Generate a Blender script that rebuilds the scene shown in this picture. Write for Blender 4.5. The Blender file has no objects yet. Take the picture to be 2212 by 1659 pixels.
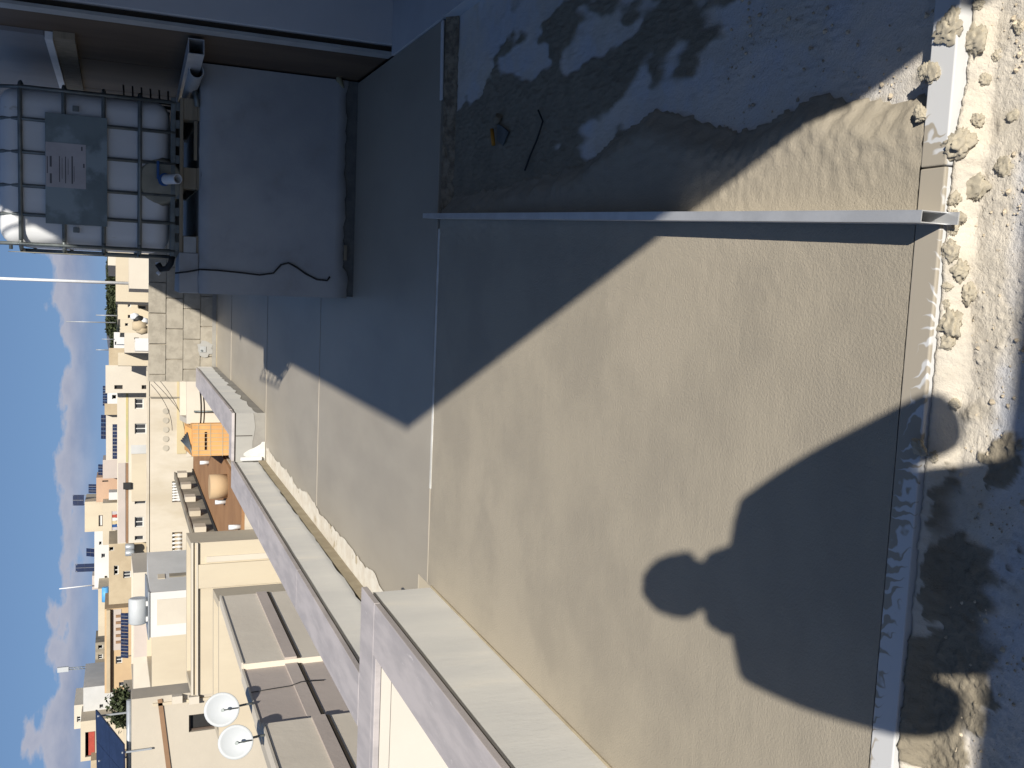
import bpy, bmesh, math, random
from mathutils import Vector, Matrix, noise
R = math.radians
random.seed(7)
S = bpy.context.scene
COL = S.collection

# ------------------------------------------------------------------ camera
F_PX, CX, CY, HOR, CAM_Z = 2080.0, 1106.0, 829.5, 861.0, 1.5
PITCH = math.atan(HOR / F_PX)
SP, CP = math.sin(PITCH), math.cos(PITCH)
cam_d = bpy.data.cameras.new('camera'); cam = bpy.data.objects.new('camera', cam_d); COL.objects.link(cam)
cam_d.sensor_fit = 'HORIZONTAL'; cam_d.sensor_width = 36.0; cam_d.lens = F_PX / 2212.0 * 36.0
cam_d.clip_start = 0.02; cam_d.clip_end = 6000
up = Vector((0, SP, CP)); fw = Vector((0, CP, -SP)); rt = Vector((1, 0, 0))
m = Matrix.Identity(4)          # the phone was held upright and the picture lies on its side
for i, ax in enumerate((-up, rt, -fw)):
    for j in range(3): m[j][i] = ax[j]
m[2][3] = CAM_Z
cam.matrix_world = m
S.camera = cam

# ------------------------------------------------------------------ sky and sun
SUN_AZ, SUN_EL = R(14.5), R(33.5)          # light comes from behind, 14.5 degrees to the right
to_sun = Vector((math.sin(SUN_AZ) * math.cos(SUN_EL), -math.cos(SUN_AZ) * math.cos(SUN_EL), math.sin(SUN_EL)))
w = bpy.data.worlds.new('World'); S.world = w; w.use_nodes = True
nt = w.node_tree; nt.nodes.clear()
def N(t, **k):
    n = nt.nodes.new(t)
    for a, v in k.items(): setattr(n, a, v)
    return n
def L(a, b): nt.links.new(a, b)
def mth(op, a, b=None, c=None, clamp=False):
    n = N('ShaderNodeMath', operation=op); n.use_clamp = clamp
    for i, v in enumerate((a, b, c)):
        if v is None: continue
        if isinstance(v, (int, float)): n.inputs[i].default_value = v
        else: L(v, n.inputs[i])
    return n.outputs[0]
def mixc(f, a, b):
    n = N('ShaderNodeMix', data_type='RGBA')
    L(f, n.inputs[0]) if not isinstance(f, (int, float)) else setattr(n.inputs[0], 'default_value', f)
    for i, v in ((6, a), (7, b)):
        if isinstance(v, tuple): n.inputs[i].default_value = (*v, 1)
        else: L(v, n.inputs[i])
    return n.outputs[2]
tc = N('ShaderNodeTexCoord'); sx = N('ShaderNodeSeparateXYZ'); L(tc.outputs['Generated'], sx.inputs[0])
zc = mth('MAXIMUM', sx.outputs[2], 0.0)
zl = mth('ADD', mth('MULTIPLY', zc, 0.72), 0.22)            # clear, deep blue down to the horizon
cx = N('ShaderNodeCombineXYZ'); L(sx.outputs[0], cx.inputs[0]); L(sx.outputs[1], cx.inputs[1]); L(zl, cx.inputs[2])
vn = N('ShaderNodeVectorMath', operation='NORMALIZE'); L(cx.outputs[0], vn.inputs[0])
sky = N('ShaderNodeTexSky', sky_type='NISHITA'); sky.sun_disc = False
sky.sun_elevation = SUN_EL; sky.sun_rotation = math.pi - SUN_AZ; sky.dust_density = 0.6; sky.ozone_density = 1.6
L(vn.outputs[0], sky.inputs[0])
cm = N('ShaderNodeCombineXYZ')
L(mth('MULTIPLY', sx.outputs[0], 1.0), cm.inputs[0]); L(sx.outputs[1], cm.inputs[1]); L(mth('MULTIPLY', sx.outputs[2], 2.6), cm.inputs[2])
n1 = N('ShaderNodeTexNoise'); n1.inputs['Scale'].default_value = 17; n1.inputs['Detail'].default_value = 7; n1.inputs['Roughness'].default_value = 0.55
L(cm.outputs[0], n1.inputs['Vector'])
n2 = N('ShaderNodeTexNoise'); n2.inputs['Scale'].default_value = 5.5; n2.inputs['Detail'].default_value = 2
L(cm.outputs[0], n2.inputs['Vector'])
# a low bank of fair-weather cloud all round: lumpy tops near 4 degrees, soft grey bases
top = mth('ADD', mth('MULTIPLY', mth('SUBTRACT', n2.outputs[0], 0.5), 0.10), mth('ADD', 0.056, mth('MULTIPLY', mth('SUBTRACT', n1.outputs[0], 0.5), 0.085)))
dtop = mth('SUBTRACT', top, sx.outputs[2])
mask = mth('MULTIPLY', dtop, 130.0, clamp=True)
low = mth('MULTIPLY', mth('SUBTRACT', sx.outputs[2], 0.012), 38.0, clamp=True)
mask = mth('MULTIPLY', mask, mth('ADD', 0.16, mth('MULTIPLY', low, 0.62)))
lit = mth('SUBTRACT', 1.0, mth('MULTIPLY', dtop, 26.0), clamp=True)
cloud = mixc(lit, (2.7, 2.95, 4.1), (5.6, 5.4, 5.9))
skyt = N('ShaderNodeMix', data_type='RGBA', blend_type='MULTIPLY'); skyt.inputs[0].default_value = 1
L(sky.outputs[0], skyt.inputs[6]); skyt.inputs[7].default_value = (0.73, 0.815, 0.93, 1)
final = mixc(mask, skyt.outputs[2], cloud)
bg = N('ShaderNodeBackground'); bg.inputs[1].default_value = 0.071; L(final, bg.inputs[0])
wo = N('ShaderNodeOutputWorld'); L(bg.outputs[0], wo.inputs[0])

sun_d = bpy.data.lights.new('sun', 'SUN'); sun_d.energy = 5.0; sun_d.angle = R(0.55); sun_d.color = (1.0, 0.94, 0.84)
sun = bpy.data.objects.new('sun', sun_d); COL.objects.link(sun)
sun.rotation_euler = to_sun.to_track_quat('Z', 'Y').to_euler(); sun.location = (4, -12, 16)
S.view_settings.view_transform = 'Standard'; S.view_settings.look = 'None'
S.view_settings.exposure = 0.46; S.view_settings.gamma = 1.0

# ------------------------------------------------------------------ helpers: places
TH = R(6.5)
CT, ST = math.cos(TH), math.sin(TH)
def W(a, b, z=0.0): return Vector((a * CT + b * ST, -a * ST + b * CT, z))        # terrace frame -> world
def AB(X, Y): return (X * CT - Y * ST, X * ST + Y * CT)
def ray(x, y):
    r, d = (CY - y) / F_PX, (x - CX) / F_PX
    return r, CP - d * SP, -SP - d * CP
def GZ(x, y, z=0.0):
    X, Y, Z = ray(x, y); t = (z - CAM_Z) / Z
    return X * t, Y * t
def GAB(x, y, z=0.0): return AB(*GZ(x, y, z))
def AY(x, y, Yw):
    X, Y, Z = ray(x, y); t = Yw / Y
    return X * t, CAM_Z + Z * t

# ------------------------------------------------------------------ helpers: materials
def M(name, c1, c2=None, rough=0.85, scale=6.0, bump=0.15, bscale=90.0, detail=5.0, stretch=(1, 1, 1), metal=0.0, lo=0.35, hi=0.65, c3=None, s3=1.2, lo3=.5, hi3=.6, bdist=0.01, spec=0.3, attr=None):
    mt = bpy.data.materials.new(name); mt.use_nodes = True
    t = mt.node_tree; b = t.nodes['Principled BSDF']
    b.inputs['Roughness'].default_value = rough; b.inputs['Metallic'].default_value = metal
    b.inputs['Specular IOR Level'].default_value = spec
    if c2 is None: c2 = tuple(v * 0.86 for v in c1)
    co = t.nodes.new('ShaderNodeTexCoord'); mp = t.nodes.new('ShaderNodeMapping'); mp.inputs['Scale'].default_value = stretch
    t.links.new(co.outputs['Object'], mp.inputs[0])
    def nz(sc, dt, ro=0.6):
        n = t.nodes.new('ShaderNodeTexNoise'); n.inputs['Scale'].default_value = sc; n.inputs['Detail'].default_value = dt
        n.inputs['Roughness'].default_value = ro; t.links.new(mp.outputs[0], n.inputs['Vector']); return n.outputs[0]
    def rng(src, lo, hi):
        r = t.nodes.new('ShaderNodeMapRange'); r.inputs[1].default_value = lo; r.inputs[2].default_value = hi; r.interpolation_type = 'SMOOTHSTEP'
        t.links.new(src, r.inputs[0]); return r.outputs[0]
    def mix(f, a, c):
        n = t.nodes.new('ShaderNodeMix'); n.data_type = 'RGBA'; t.links.new(f, n.inputs[0])
        for i, v in ((6, a), (7, c)):
            if isinstance(v, tuple): n.inputs[i].default_value = (*v, 1)
            else: t.links.new(v, n.inputs[i])
        return n.outputs[2]
    colr = mix(rng(nz(scale, detail), lo, hi), c1, c2)
    if c3: colr = mix(rng(nz(s3, 6), lo3, hi3), colr, c3)
    if attr:
        for an, ac in attr:
            at = t.nodes.new('ShaderNodeAttribute'); at.attribute_name = an
            colr = mix(at.outputs['Fac'], colr, mix(rng(nz(scale * 3, 4), .3, .7), ac, tuple(v * .8 for v in ac)))
    t.links.new(colr, b.inputs['Base Color'])
    if bump:
        bn = t.nodes.new('ShaderNodeBump'); bn.inputs['Strength'].default_value = bump; bn.inputs['Distance'].default_value = bdist
        t.links.new(nz(bscale, 5, .7), bn.inputs['Height']); t.links.new(bn.outputs[0], b.inputs['Normal'])
    return mt

MT = {}
def mk(k, *a, **kw): MT[k] = M(k, *a, **kw)
mk('screed', (.34, .302, .238), (.295, .263, .21), rough=.62, scale=2.3, bump=.6, bscale=130, bdist=.005, c3=(.35, .31, .245), s3=.7, spec=.35)
mk('screed_old', (.33, .295, .238), (.28, .253, .21), rough=.5, scale=1.1, bump=.10, bscale=150, bdist=.003, c3=(.345, .315, .262), s3=2.0, lo3=.3, hi3=.8, stretch=(1, .4, 1), spec=.4)
mk('screed_edge', (.30, .25, .18), (.16, .13, .095), scale=26, bump=.6, bscale=60)
mk('slab', (.62, .575, .515), (.53, .545, .58), rough=.9, scale=3.2, bump=.7, bscale=120, bdist=.008, attr=(('lime', (.62, .565, .475)), ('mortar', (.265, .232, .175))))
mk('mortar', (.46, .415, .325), (.37, .33, .255), scale=30, bump=.4, bscale=110, bdist=.006)
mk('pebble', (.56, .48, .36), (.34, .29, .22), scale=14, bump=.3)
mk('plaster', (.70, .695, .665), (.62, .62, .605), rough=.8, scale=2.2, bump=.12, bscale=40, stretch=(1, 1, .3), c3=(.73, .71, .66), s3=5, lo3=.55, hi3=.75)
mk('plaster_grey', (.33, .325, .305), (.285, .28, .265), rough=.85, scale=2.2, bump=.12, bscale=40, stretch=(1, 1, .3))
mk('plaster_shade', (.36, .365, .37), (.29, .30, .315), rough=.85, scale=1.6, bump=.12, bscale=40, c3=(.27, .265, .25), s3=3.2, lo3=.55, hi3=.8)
mk('base_dark', (.085, .088, .085), (.12, .122, .115), scale=9, bump=.4, bscale=50)
mk('plaster_wet', (.215, .205, .19), (.27, .26, .235), scale=3, bump=.15, bscale=40)
mk('lime', (.64, .61, .54), (.56, .51, .43), scale=7, bump=.35, bscale=45, c3=(.42, .36, .26), s3=6, lo3=.6, hi3=.68)
mk('tan', (.36, .31, .22), (.30, .255, .18), scale=9, bump=.3, bscale=60)
mk('white_lime', (.60, .60, .58), (.50, .50, .475), scale=9, bump=.3, bscale=50)
mk('coping', (.45, .415, .41), (.355, .33, .33), rough=.55, scale=3.5, bump=.05, bscale=60, stretch=(3, .7, 1), c3=(.50, .47, .465), s3=14, lo3=.62, hi3=.75)
mk('gap_and_shade', (.045, .036, .026), rough=.95)  # dark joints and gaps, also shade painted under copings and the string course
mk('white_wall', (.56, .525, .47), (.54, .505, .45), rough=.8, scale=1.5, bump=.05)
mk('tower_white', (.50, .51, .53), (.46, .47, .49), rough=.85, scale=2, bump=.05)
mk('brown', (.115, .082, .055), (.075, .053, .036), rough=.7, scale=2.5, bump=.1, bscale=30, stretch=(1, 1, .25))
mk('shutter', (.20, .20, .21), rough=.6, scale=2)
mk('alu', (.66, .67, .68), (.58, .59, .60), rough=.38, metal=.55, scale=9, bump=.03, spec=.5)
mk('steel', (.17, .19, .19), (.12, .135, .135), rough=.5, metal=.5, scale=14, bump=.05)
mk('white_paint', (.62, .63, .64), (.56, .57, .58), rough=.4, scale=8, bump=.03, spec=.5)
mk('plastic', (.60, .61, .62), (.54, .55, .56), rough=.5, scale=2.4, bump=.04, stretch=(1, 1, .25), spec=.4, c3=(.36, .33, .28), s3=9, lo3=.66, hi3=.74)
mk('plastic_dirty', (.26, .245, .19), (.20, .19, .15), rough=.6, scale=8)
mk('plate', (.17, .21, .22), (.12, .15, .16), rough=.5, scale=3, bump=.03, c3=(.24, .29, .31), s3=2.5)
mk('paper', (.42, .40, .41), (.36, .345, .355), rough=.8, scale=6, bump=0)
mk('print', (.12, .12, .13), rough=.8, bump=0)
mk('pvc', (.36, .37, .37), (.30, .31, .31), rough=.45, scale=6, bump=0)
mk('black', (.02, .02, .02), rough=.6, bump=0)
mk('wood', (.27, .225, .16), (.20, .165, .115), rough=.85, scale=3, stretch=(.3, 5, 5), bump=.2, bscale=20)
mk('blue', (.02, .075, .22), rough=.5, bump=0)
mk('orange', (.42, .19, .02), rough=.6, bump=0)
mk('block', (.335, .305, .25), (.27, .245, .20), rough=.95, scale=9, bump=.5, bscale=60, bdist=.012)
mk('joint', (.36, .32, .255), (.20, .175, .14), scale=7, bump=.4)
mk('leaf_dry', (.24, .22, .14), rough=.8)
# town
T = dict(rough=.9, bump=.12, bscale=2.5, bdist=.08)
mk('cream', (.49, .43, .325), (.45, .39, .295), scale=.5, stretch=(1, 1, .3), **T)
mk('cream_lt', (.52, .475, .40), (.485, .44, .37), scale=.4, **T)
mk('cream_old', (.49, .445, .37), (.41, .36, .28), scale=.55, stretch=(1, 1, .35), c3=(.36, .30, .22), s3=1.3, lo3=.66, hi3=.8, **T)
mk('pinkish', (.44, .385, .35), (.40, .355, .32), scale=.4, **T)
mk('peach', (.44, .30, .205), (.40, .27, .19), scale=.5, **T)
mk('tanstone', (.42, .345, .235), (.36, .29, .195), scale=.6, **T)
mk('orange_wall', (.46, .335, .195), (.42, .30, .18), scale=.5, **T)
mk('town_white', (.56, .555, .54), (.53, .525, .51), scale=.4, **T)
mk('town_grey', (.47, .47, .46), (.42, .42, .41), scale=.5, **T)
mk('beige', (.44, .395, .325), (.41, .37, .305), scale=.4, **T)
mk('yellow_band', (.48, .40, .245), (.45, .375, .23), scale=.4, **T)
mk('beige_shaded', (.42, .365, .325), (.38, .33, .295), scale=.4, **T)  # beige darkened to paint in the bay's shade; the string course shares it
mk('beige_lt', (.60, .545, .455), (.56, .505, .42), scale=.4, **T)
mk('cream_stain', (.40, .365, .30), scale=.5, **T)
mk('band_brown', (.24, .145, .085), rough=.9, scale=1, bump=0)
mk('band_green', (.36, .34, .17), (.45, .36, .17), rough=.9, scale=.6, bump=0)
mk('roof_brown', (.30, .165, .08), (.25, .135, .066), scale=.8, **T)
mk('roof_orange', (.55, .31, .12), (.48, .26, .10), scale=.9, **T)
mk('stone_grey', (.30, .265, .205), (.19, .17, .135), scale=1.1, stretch=(1, 1, .5), **T)
mk('glass', (.035, .037, .042), (.05, .052, .056), rough=.2, scale=.7, bump=0, spec=.5)
mk('glass_brown', (.10, .075, .06), rough=.4, scale=.7, bump=0)
mk('frame', (.55, .55, .53), rough=.6, scale=2, bump=0)
mk('solar', (.012, .018, .045), (.016, .024, .06), rough=.18, scale=2, bump=0, spec=.6)
mk('solar_line', (.13, .14, .16), rough=.5, bump=0)
mk('galv', (.34, .36, .38), (.28, .30, .32), rough=.45, metal=.3, scale=3, bump=0)
mk('dish', (.41, .43, .445), (.39, .41, .42), rough=.5, scale=2, bump=0)
mk('tank_blue', (.10, .33, .62), rough=.5, bump=0)
mk('foliage', (.055, .068, .03), (.028, .038, .016), scale=2, bump=0, rough=.8)
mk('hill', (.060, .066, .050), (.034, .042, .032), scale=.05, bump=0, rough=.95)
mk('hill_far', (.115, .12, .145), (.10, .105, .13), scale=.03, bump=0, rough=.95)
mk('street', (.16, .15, .14), scale=.3, bump=0)
mk('roof_grey', (.40, .37, .31), (.34, .31, .26), scale=.5, **T)
mk('cloth', (.055, .06, .075), (.045, .05, .062), scale=12, bump=.2, bscale=60)
mk('jean', (.05, .07, .11), scale=20, bump=.2, bscale=90)
mk('skin', (.45, .27, .19), scale=8, bump=.05)
mk('hair', (.03, .022, .016), scale=30, bump=.3)
mk('red', (.35, .06, .04), rough=.7, bump=0)

# ------------------------------------------------------------------ helpers: meshes
class MB:
    def __init__(s): s.v, s.f, s.sm = [], [], []
    def quad(s, *p, smooth=False):
        i = len(s.v); s.v += [tuple(q) for q in p]; s.f.append(tuple(range(i, i + len(p)))); s.sm.append(smooth); return s
    def box(s, x0, x1, y0, y1, z0, z1):
        i = len(s.v)
        s.v += [(x0, y0, z0), (x1, y0, z0), (x1, y1, z0), (x0, y1, z0), (x0, y0, z1), (x1, y0, z1), (x1, y1, z1), (x0, y1, z1)]
        for q in ((0, 3, 2, 1), (4, 5, 6, 7), (0, 1, 5, 4), (1, 2, 6, 5), (2, 3, 7, 6), (3, 0, 4, 7)):
            s.f.append(tuple(i + k for k in q)); s.sm.append(False)
        return s
    def bar(s, p, q, wd, ht, up=(0, 0, 1)):
        p, q = Vector(p), Vector(q); d = (q - p).normalized(); u = Vector(up)
        if abs(d.dot(u)) > .99: u = Vector((0, 1, 0))
        r = d.cross(u).normalized() * wd / 2; u = r.cross(d).normalized() * ht / 2
        i = len(s.v)
        for c in (p, q):
            for a, b in ((-1, -1), (1, -1), (1, 1), (-1, 1)): s.v.append(tuple(c + r * a + u * b))
        for k in ((0, 1, 2, 3), (7, 6, 5, 4), (0, 4, 5, 1), (1, 5, 6, 2), (2, 6, 7, 3), (3, 7, 4, 0)):
            s.f.append(tuple(i + t for t in k)); s.sm.append(False)
        return s
    def tube(s, path, r, n=8, cap=True):
        path = [Vector(p) for p in path]; i0 = len(s.v); ref = None
        for k, p in enumerate(path):
            d = (path[min(k + 1, len(path) - 1)] - path[max(k - 1, 0)]).normalized()
            u = Vector((0, 0, 1)) if abs(d.z) < .9 else Vector((1, 0, 0))
            if ref is not None: u = ref
            x = d.cross(u).normalized(); y = x.cross(d).normalized(); ref = y
            rr = r[k] if isinstance(r, (list, tuple)) else r
            for j in range(n):
                a = 2 * math.pi * j / n; s.v.append(tuple(p + x * rr * math.cos(a) + y * rr * math.sin(a)))
        for k in range(len(path) - 1):
            for j in range(n):
                a, b = i0 + k * n + j, i0 + k * n + (j + 1) % n
                s.f.append((a, b, b + n, a + n)); s.sm.append(True)
        if cap:
            s.f.append(tuple(range(i0 + n - 1, i0 - 1, -1))); s.sm.append(False)
            e = i0 + (len(path) - 1) * n; s.f.append(tuple(range(e, e + n))); s.sm.append(False)
        return s
    def pipe(s, p, q, ro, ri, n=16):                # open pipe with wall thickness
        s.tube([p, q], ro, n, cap=False); s.tube([q, p], ri, n, cap=False)
        p, q = Vector(p), Vector(q); base = len(s.v) - 4 * n
        for k in range(n):
            a, b = base + k, base + (k + 1) % n
        def ring(c, d, flip):
            u = Vector((0, 0, 1)) if abs(d.z) < .9 else Vector((1, 0, 0)); x = d.cross(u).normalized(); y = x.cross(d).normalized()
            i = len(s.v)
            for rr in (ro, ri):
                for j in range(n):
                    a = 2 * math.pi * j / n; s.v.append(tuple(c + x * rr * math.cos(a) + y * rr * math.sin(a)))
            for j in range(n):
                f = (i + j, i + (j + 1) % n, i + n + (j + 1) % n, i + n + j)
                s.f.append(f[::-1] if flip else f); s.sm.append(False)
        d = (q - p).normalized(); ring(p, d, False); ring(q, d, True)
        return s
    def poly(s, pts, z0, z1):                       # vertical prism of a plan polygon (counter-clockwise)
        n = len(pts); i = len(s.v)
        s.v += [(x, y, z0) for x, y in pts] + [(x, y, z1) for x, y in pts]
        s.f.append(tuple(i + k for k in range(n - 1, -1, -1))); s.sm.append(False)
        s.f.append(tuple(i + n + k for k in range(n))); s.sm.append(False)
        for k in range(n):
            a, b = i + k, i + (k + 1) % n; s.f.append((a, b, b + n, a + n)); s.sm.append(False)
        return s
    def mesh(s, name, org=(0, 0, 0)):
        me = bpy.data.meshes.new(name)
        me.from_pydata([(x - org[0], y - org[1], z - org[2]) for x, y, z in s.v], [], s.f)
        me.polygons.foreach_set('use_smooth', s.sm); me.update(); return me

class TG:
    pass
def put(o, org, fr):
    if fr == 'ab': o.location = W(*org); o.rotation_euler = (0, 0, -TH)
    else: o.location = org
def tagd(o, label, cat, group=None):
    o['label'] = label; o['category'] = cat
    if group: o['group'] = group
def thing(name, label, cat, org, fr='ab', group=None):
    t = TG(); t.org = org; t.o = bpy.data.objects.new(name, None); t.o.empty_display_size = .1; COL.objects.link(t.o)
    put(t.o, org, fr); tagd(t.o, label, cat, group); return t
def bevel(o, wd, seg=2):
    b = o.modifiers.new('bevel', 'BEVEL'); b.width = wd; b.segments = seg; b.limit_method = 'ANGLE'; b.angle_limit = R(40)
def part(t, name, mb, mat, parent=None, bv=0, label=None):
    o = bpy.data.objects.new(name, mb.mesh(name, t.org)); o.data.materials.append(MT[mat]); COL.objects.link(o)
    o.parent = parent or t.o
    if bv: bevel(o, bv)
    if label: o['label'] = label
    return o
def single(name, mb, mat, label, cat, org, fr='ab', group=None, bv=0, kind=None):
    o = bpy.data.objects.new(name, mb.mesh(name, org)); o.data.materials.append(MT[mat]); COL.objects.link(o); put(o, org, fr)
    if kind: o['kind'] = kind
    if label: tagd(o, label, cat, group)
    if bv: bevel(o, bv)
    return o
def fbm(x, y, z=0.0, o=4): return noise.fractal(Vector((x, y, z)), 1.0, 2.0, o)
def sstep(a, b, x):
    t = min(1, max(0, (x - a) / (b - a))); return t * t * (3 - 2 * t)
def grid(xs, ys, zf):
    mb = MB(); nx = len(xs)
    for y in ys:
        for x in xs: mb.v.append((x, y, zf(x, y)))
    for j in range(len(ys) - 1):
        for i in range(nx - 1):
            a = j * nx + i; mb.f.append((a, a + 1, a + 1 + nx, a + nx)); mb.sm.append(True)
    return mb
def lin(a, b, st):
    n = max(1, round((b - a) / st)); return [a + (b - a) * k / n for k in range(n + 1)]

# ================================================================== SETTING: the terrace floor
SLAB_Z = -0.055
BAR_N, BAR_F = 1.450, 1.514            # the guide bar lies across the terrace between these
JOINT = 4.62                            # step between the old bays and today's pour
EDGE = ((1.4, .36), (1.573, .371), (1.696, .381), (1.872, .418), (1.954, .418), (2.221, .384), (2.416, .439), (2.666, .50), (3.138, .385), (3.793, .366), (4.7, .355))
def pour_edge(b):                       # right-hand limit of the wet screed
    for (b0, a0), (b1, a1) in zip(EDGE, EDGE[1:]):
        if b0 <= b <= b1: base = a0 + (a1 - a0) * (b - b0) / (b1 - b0)
    return base + .03 + 0.022 * fbm(b * 5, 3.1) + 0.012 * fbm(b * 16, 7.7)
def patch(a, b):                        # dropped mortar on the slab, 0..1
    p = fbm(a * 1.55 + 11, b * 1.15 + 4, 1, 5) + .30 * fbm(a * 7, b * 4.5, 2, 3)
    if b > BAR_F:                      # the shaded side: long trailing splashes
        p = fbm(a * 2.4 + 5, b * 1.05 + 9, 5, 5) + .35 * fbm(a * 8, b * 3.4, 6, 3) + .42 - .62 * sstep(.55, 1.15, a - .12 * (b - 1.5)) + .5 * sstep(2.2, 3.6, b) * sstep(.95, .6, a)
        p += .35 * sstep(1.15, 1.45, a) * sstep(2.5, 4, b) - .75 * sstep(2.4, 1.9, b + .25 * fbm(a * 3, b * 3, 40)) * sstep(.85, .6, a)
    for (ca, cb, ra, rb) in ((-.48, 1.40, .14, .03), (-.30, 1.30, .05, .03), (.62, 1.36, .03, .03), (.28, 1.24, .05, .02), (-.05, 1.25, .05, .03), (-.62, 1.335, .16, .075), (.36, 1.36, .05, .035), (-.98, 1.36, .10, .05), (-1.05, 1.25, .1, .06), (.50, 1.335, .03, .02), (.15, 1.28, .05, .03)):
        d = (((a - ca) / ra) ** 2 + ((b - cb) / rb) ** 2) * (1 + .8 * fbm(a * 22, b * 22, 7, 4)) 
        if d < 2.4: p += .55 * sstep(1.9, .7, d)
    return sstep(.27, .42, p)
def ridge_h(a, b):                      # mortar banked against the near side of the guide bar
    if b > BAR_N - .001: return 0
    return (.041 - .017 * sstep(.30, .44, a)) * sstep(.050 + .018 * fbm(a * 11, 3.3), .004, BAR_N - b) + .006 * max(0, fbm(a * 50, b * 50, 17, 3)) * sstep(.09, .0, BAR_N - b)
slab_attr = {'mortar': [], 'lime': []}
def slab_z(a, b):
    p = patch(a, b); near = 1.0 if (-1.3 < a < 1.1 and .8 < b < 2.2) else .6
    q = sstep(.06, .14, .16 - abs(b - 1.405)) if b < BAR_N else 0
    ch = 0.0025 * fbm(a * 14, b * 14, 0, 3) + .0012 * fbm(a * 60, b * 60, 4, 2)
    crumb = max(0, fbm(a * 70, b * 70, 9, 3) + .15) * .009 * near + max(0, fbm(a * 26, b * 26, 8, 3)) * .008
    slab_attr['mortar'].append(p); slab_attr['lime'].append(min(1, max(0, sstep(.0, .5, q + .25 * fbm(a * 9, b * 9, 2, 3)) * .9 + .5 * sstep(.1, .35, fbm(a * 5, b * 5, 21, 4)))))
    grit = max(0, fbm(a * 95, b * 95, 31, 2) - .12) * .010 * near * sstep(-.25, .3, fbm(a * 5, b * 5, 33, 3))
    ridge = ridge_h(a, b)
    return SLAB_Z + ch + p * (.004 + crumb) + grit * (1 - p) + q * .002 + ridge
xs = lin(-1.55, -1.18, .03) + lin(-1.17, 1.06, .005) + lin(1.075, 1.9, .014)
ys = lin(-.72, .92, .05) + lin(.93, 1.45, .005) + lin(1.456, 1.70, .008) + lin(1.71, JOINT + .02, .013)
mb = grid(xs, ys, slab_z)
o = single('slab', mb, 'slab', None, None, (0, 0, 0), kind='structure')
for k, v in slab_attr.items():
    at = o.data.attributes.new(k, 'FLOAT', 'POINT'); at.data.foreach_set('value', v)

# today's pour: level to the guide bar, ragged on its right side
P1A, P2A, P4A = -1.565, -2.02, -1.50
ea = {}
def screed_z(u, b):
    e = ea.setdefault(b, pour_edge(b)); a = u
    t = sstep(e - .10, e + .02, a)
    rough = sstep(e - .30, e - .02, a)
    z = .0008 * fbm(a * 30, b * 30, 3, 3) + rough * (.0055 * fbm(a * 33 + b * 7, b * 33 - a * 9, 5, 4) + .002 * fbm(a * 9, b * 7, 8, 3))
    return z - t * t * .046 - (.02 if t >= .999 else 0)
xs = lin(P1A, -.05, .03) + lin(-.04, .80, .008); ys = lin(BAR_F + .002, 2.3, .008) + lin(2.31, JOINT - .002, .016)
mb = grid(xs, ys, screed_z)
n_top = len(mb.v)
single('screed', mb, 'screed', None, None, (0, 0, 0), kind='structure')
# the older bays behind, each a shallow slab with its own level
def bay(pts, z, name='screed_bay'):
    mb = MB().poly(pts, SLAB_Z - .02, z); single(name, mb, 'screed_old', None, None, (0, 0, 0), kind='structure', bv=.004)
bay([(P1A, JOINT + .006), (1.272, JOINT + .066), (1.272, 7.545), (P2A, 7.545), (P2A, 4.78), (P1A, 4.78)], 0.0)
bay([(P2A, 7.551), (1.272, 7.551), (1.272, 10.330), (P2A, 10.330)], 0.003)
bay([(P2A, 10.336), (1.272, 10.336), (1.272, 13.6), (P4A, 13.6), (P4A, 10.36), (P2A, 10.36)], 0.008)
bay([(P4A - .05, 13.606), (1.272, 13.606), (1.272, 15.52), (P4A - .05, 15.52)], 0.016)
single('joint_line', MB().box(P1A + .5, .25, JOINT - .006, JOINT + .018, -.05, .0025), 'white_lime', None, None, (0, 0, 0), kind='structure')
# crumbling side of the old bay where the screed is still missing
mb = grid(lin(.2, 1.30, .012), lin(0, 1, .09), lambda a, t: 0)
mb.v = [(a, JOINT + .004 + (a - .2) * .02 - .055 * (1 - t) - .015 * max(0, fbm(a * 22, t * 4, 5)), -.052 + t * .0505 + .004 * fbm(a * 40, t * 3, 7)) for a, t, _ in mb.v]
single('screed_lip', mb, 'screed_edge', None, None, (0, 0, 0), kind='structure')
# pale floor inside the tower opening
single('threshold_floor', MB().box(1.276, 4.6, -.05, 5.6, SLAB_Z - .1, .012), 'tower_white', None, None, (0, 0, 0), kind='structure')
# street far below, and the land out to the horizon
single('street_ground', MB().box(-900, 900, -200, 3200, -14.2, -14), 'street', None, None, (0, 0, -14), 'w', kind='structure')

# ================================================================== terrace building, parapets, tower
t = thing('terrace_building', 'plain white building under the terrace with a light well at its side', 'building', (0, 7, -14))
part(t, 'wall', MB().box(-1.83, 6.0, -1.2, 4.38, -14, SLAB_Z - .06), 'white_wall')
part(t, 'wall', MB().box(-2.28, 6.0, 4.385, 10.60, -14, SLAB_Z - .07), 'white_wall')
part(t, 'wall', MB().box(-1.78, 6.0, 10.605, 15.9, -14, SLAB_Z - .06), 'white_wall')
part(t, 'light_well_wall', MB().box(-6.2, -1.835, 4.30, 4.383, -14, .3205), 'white_wall')

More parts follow.
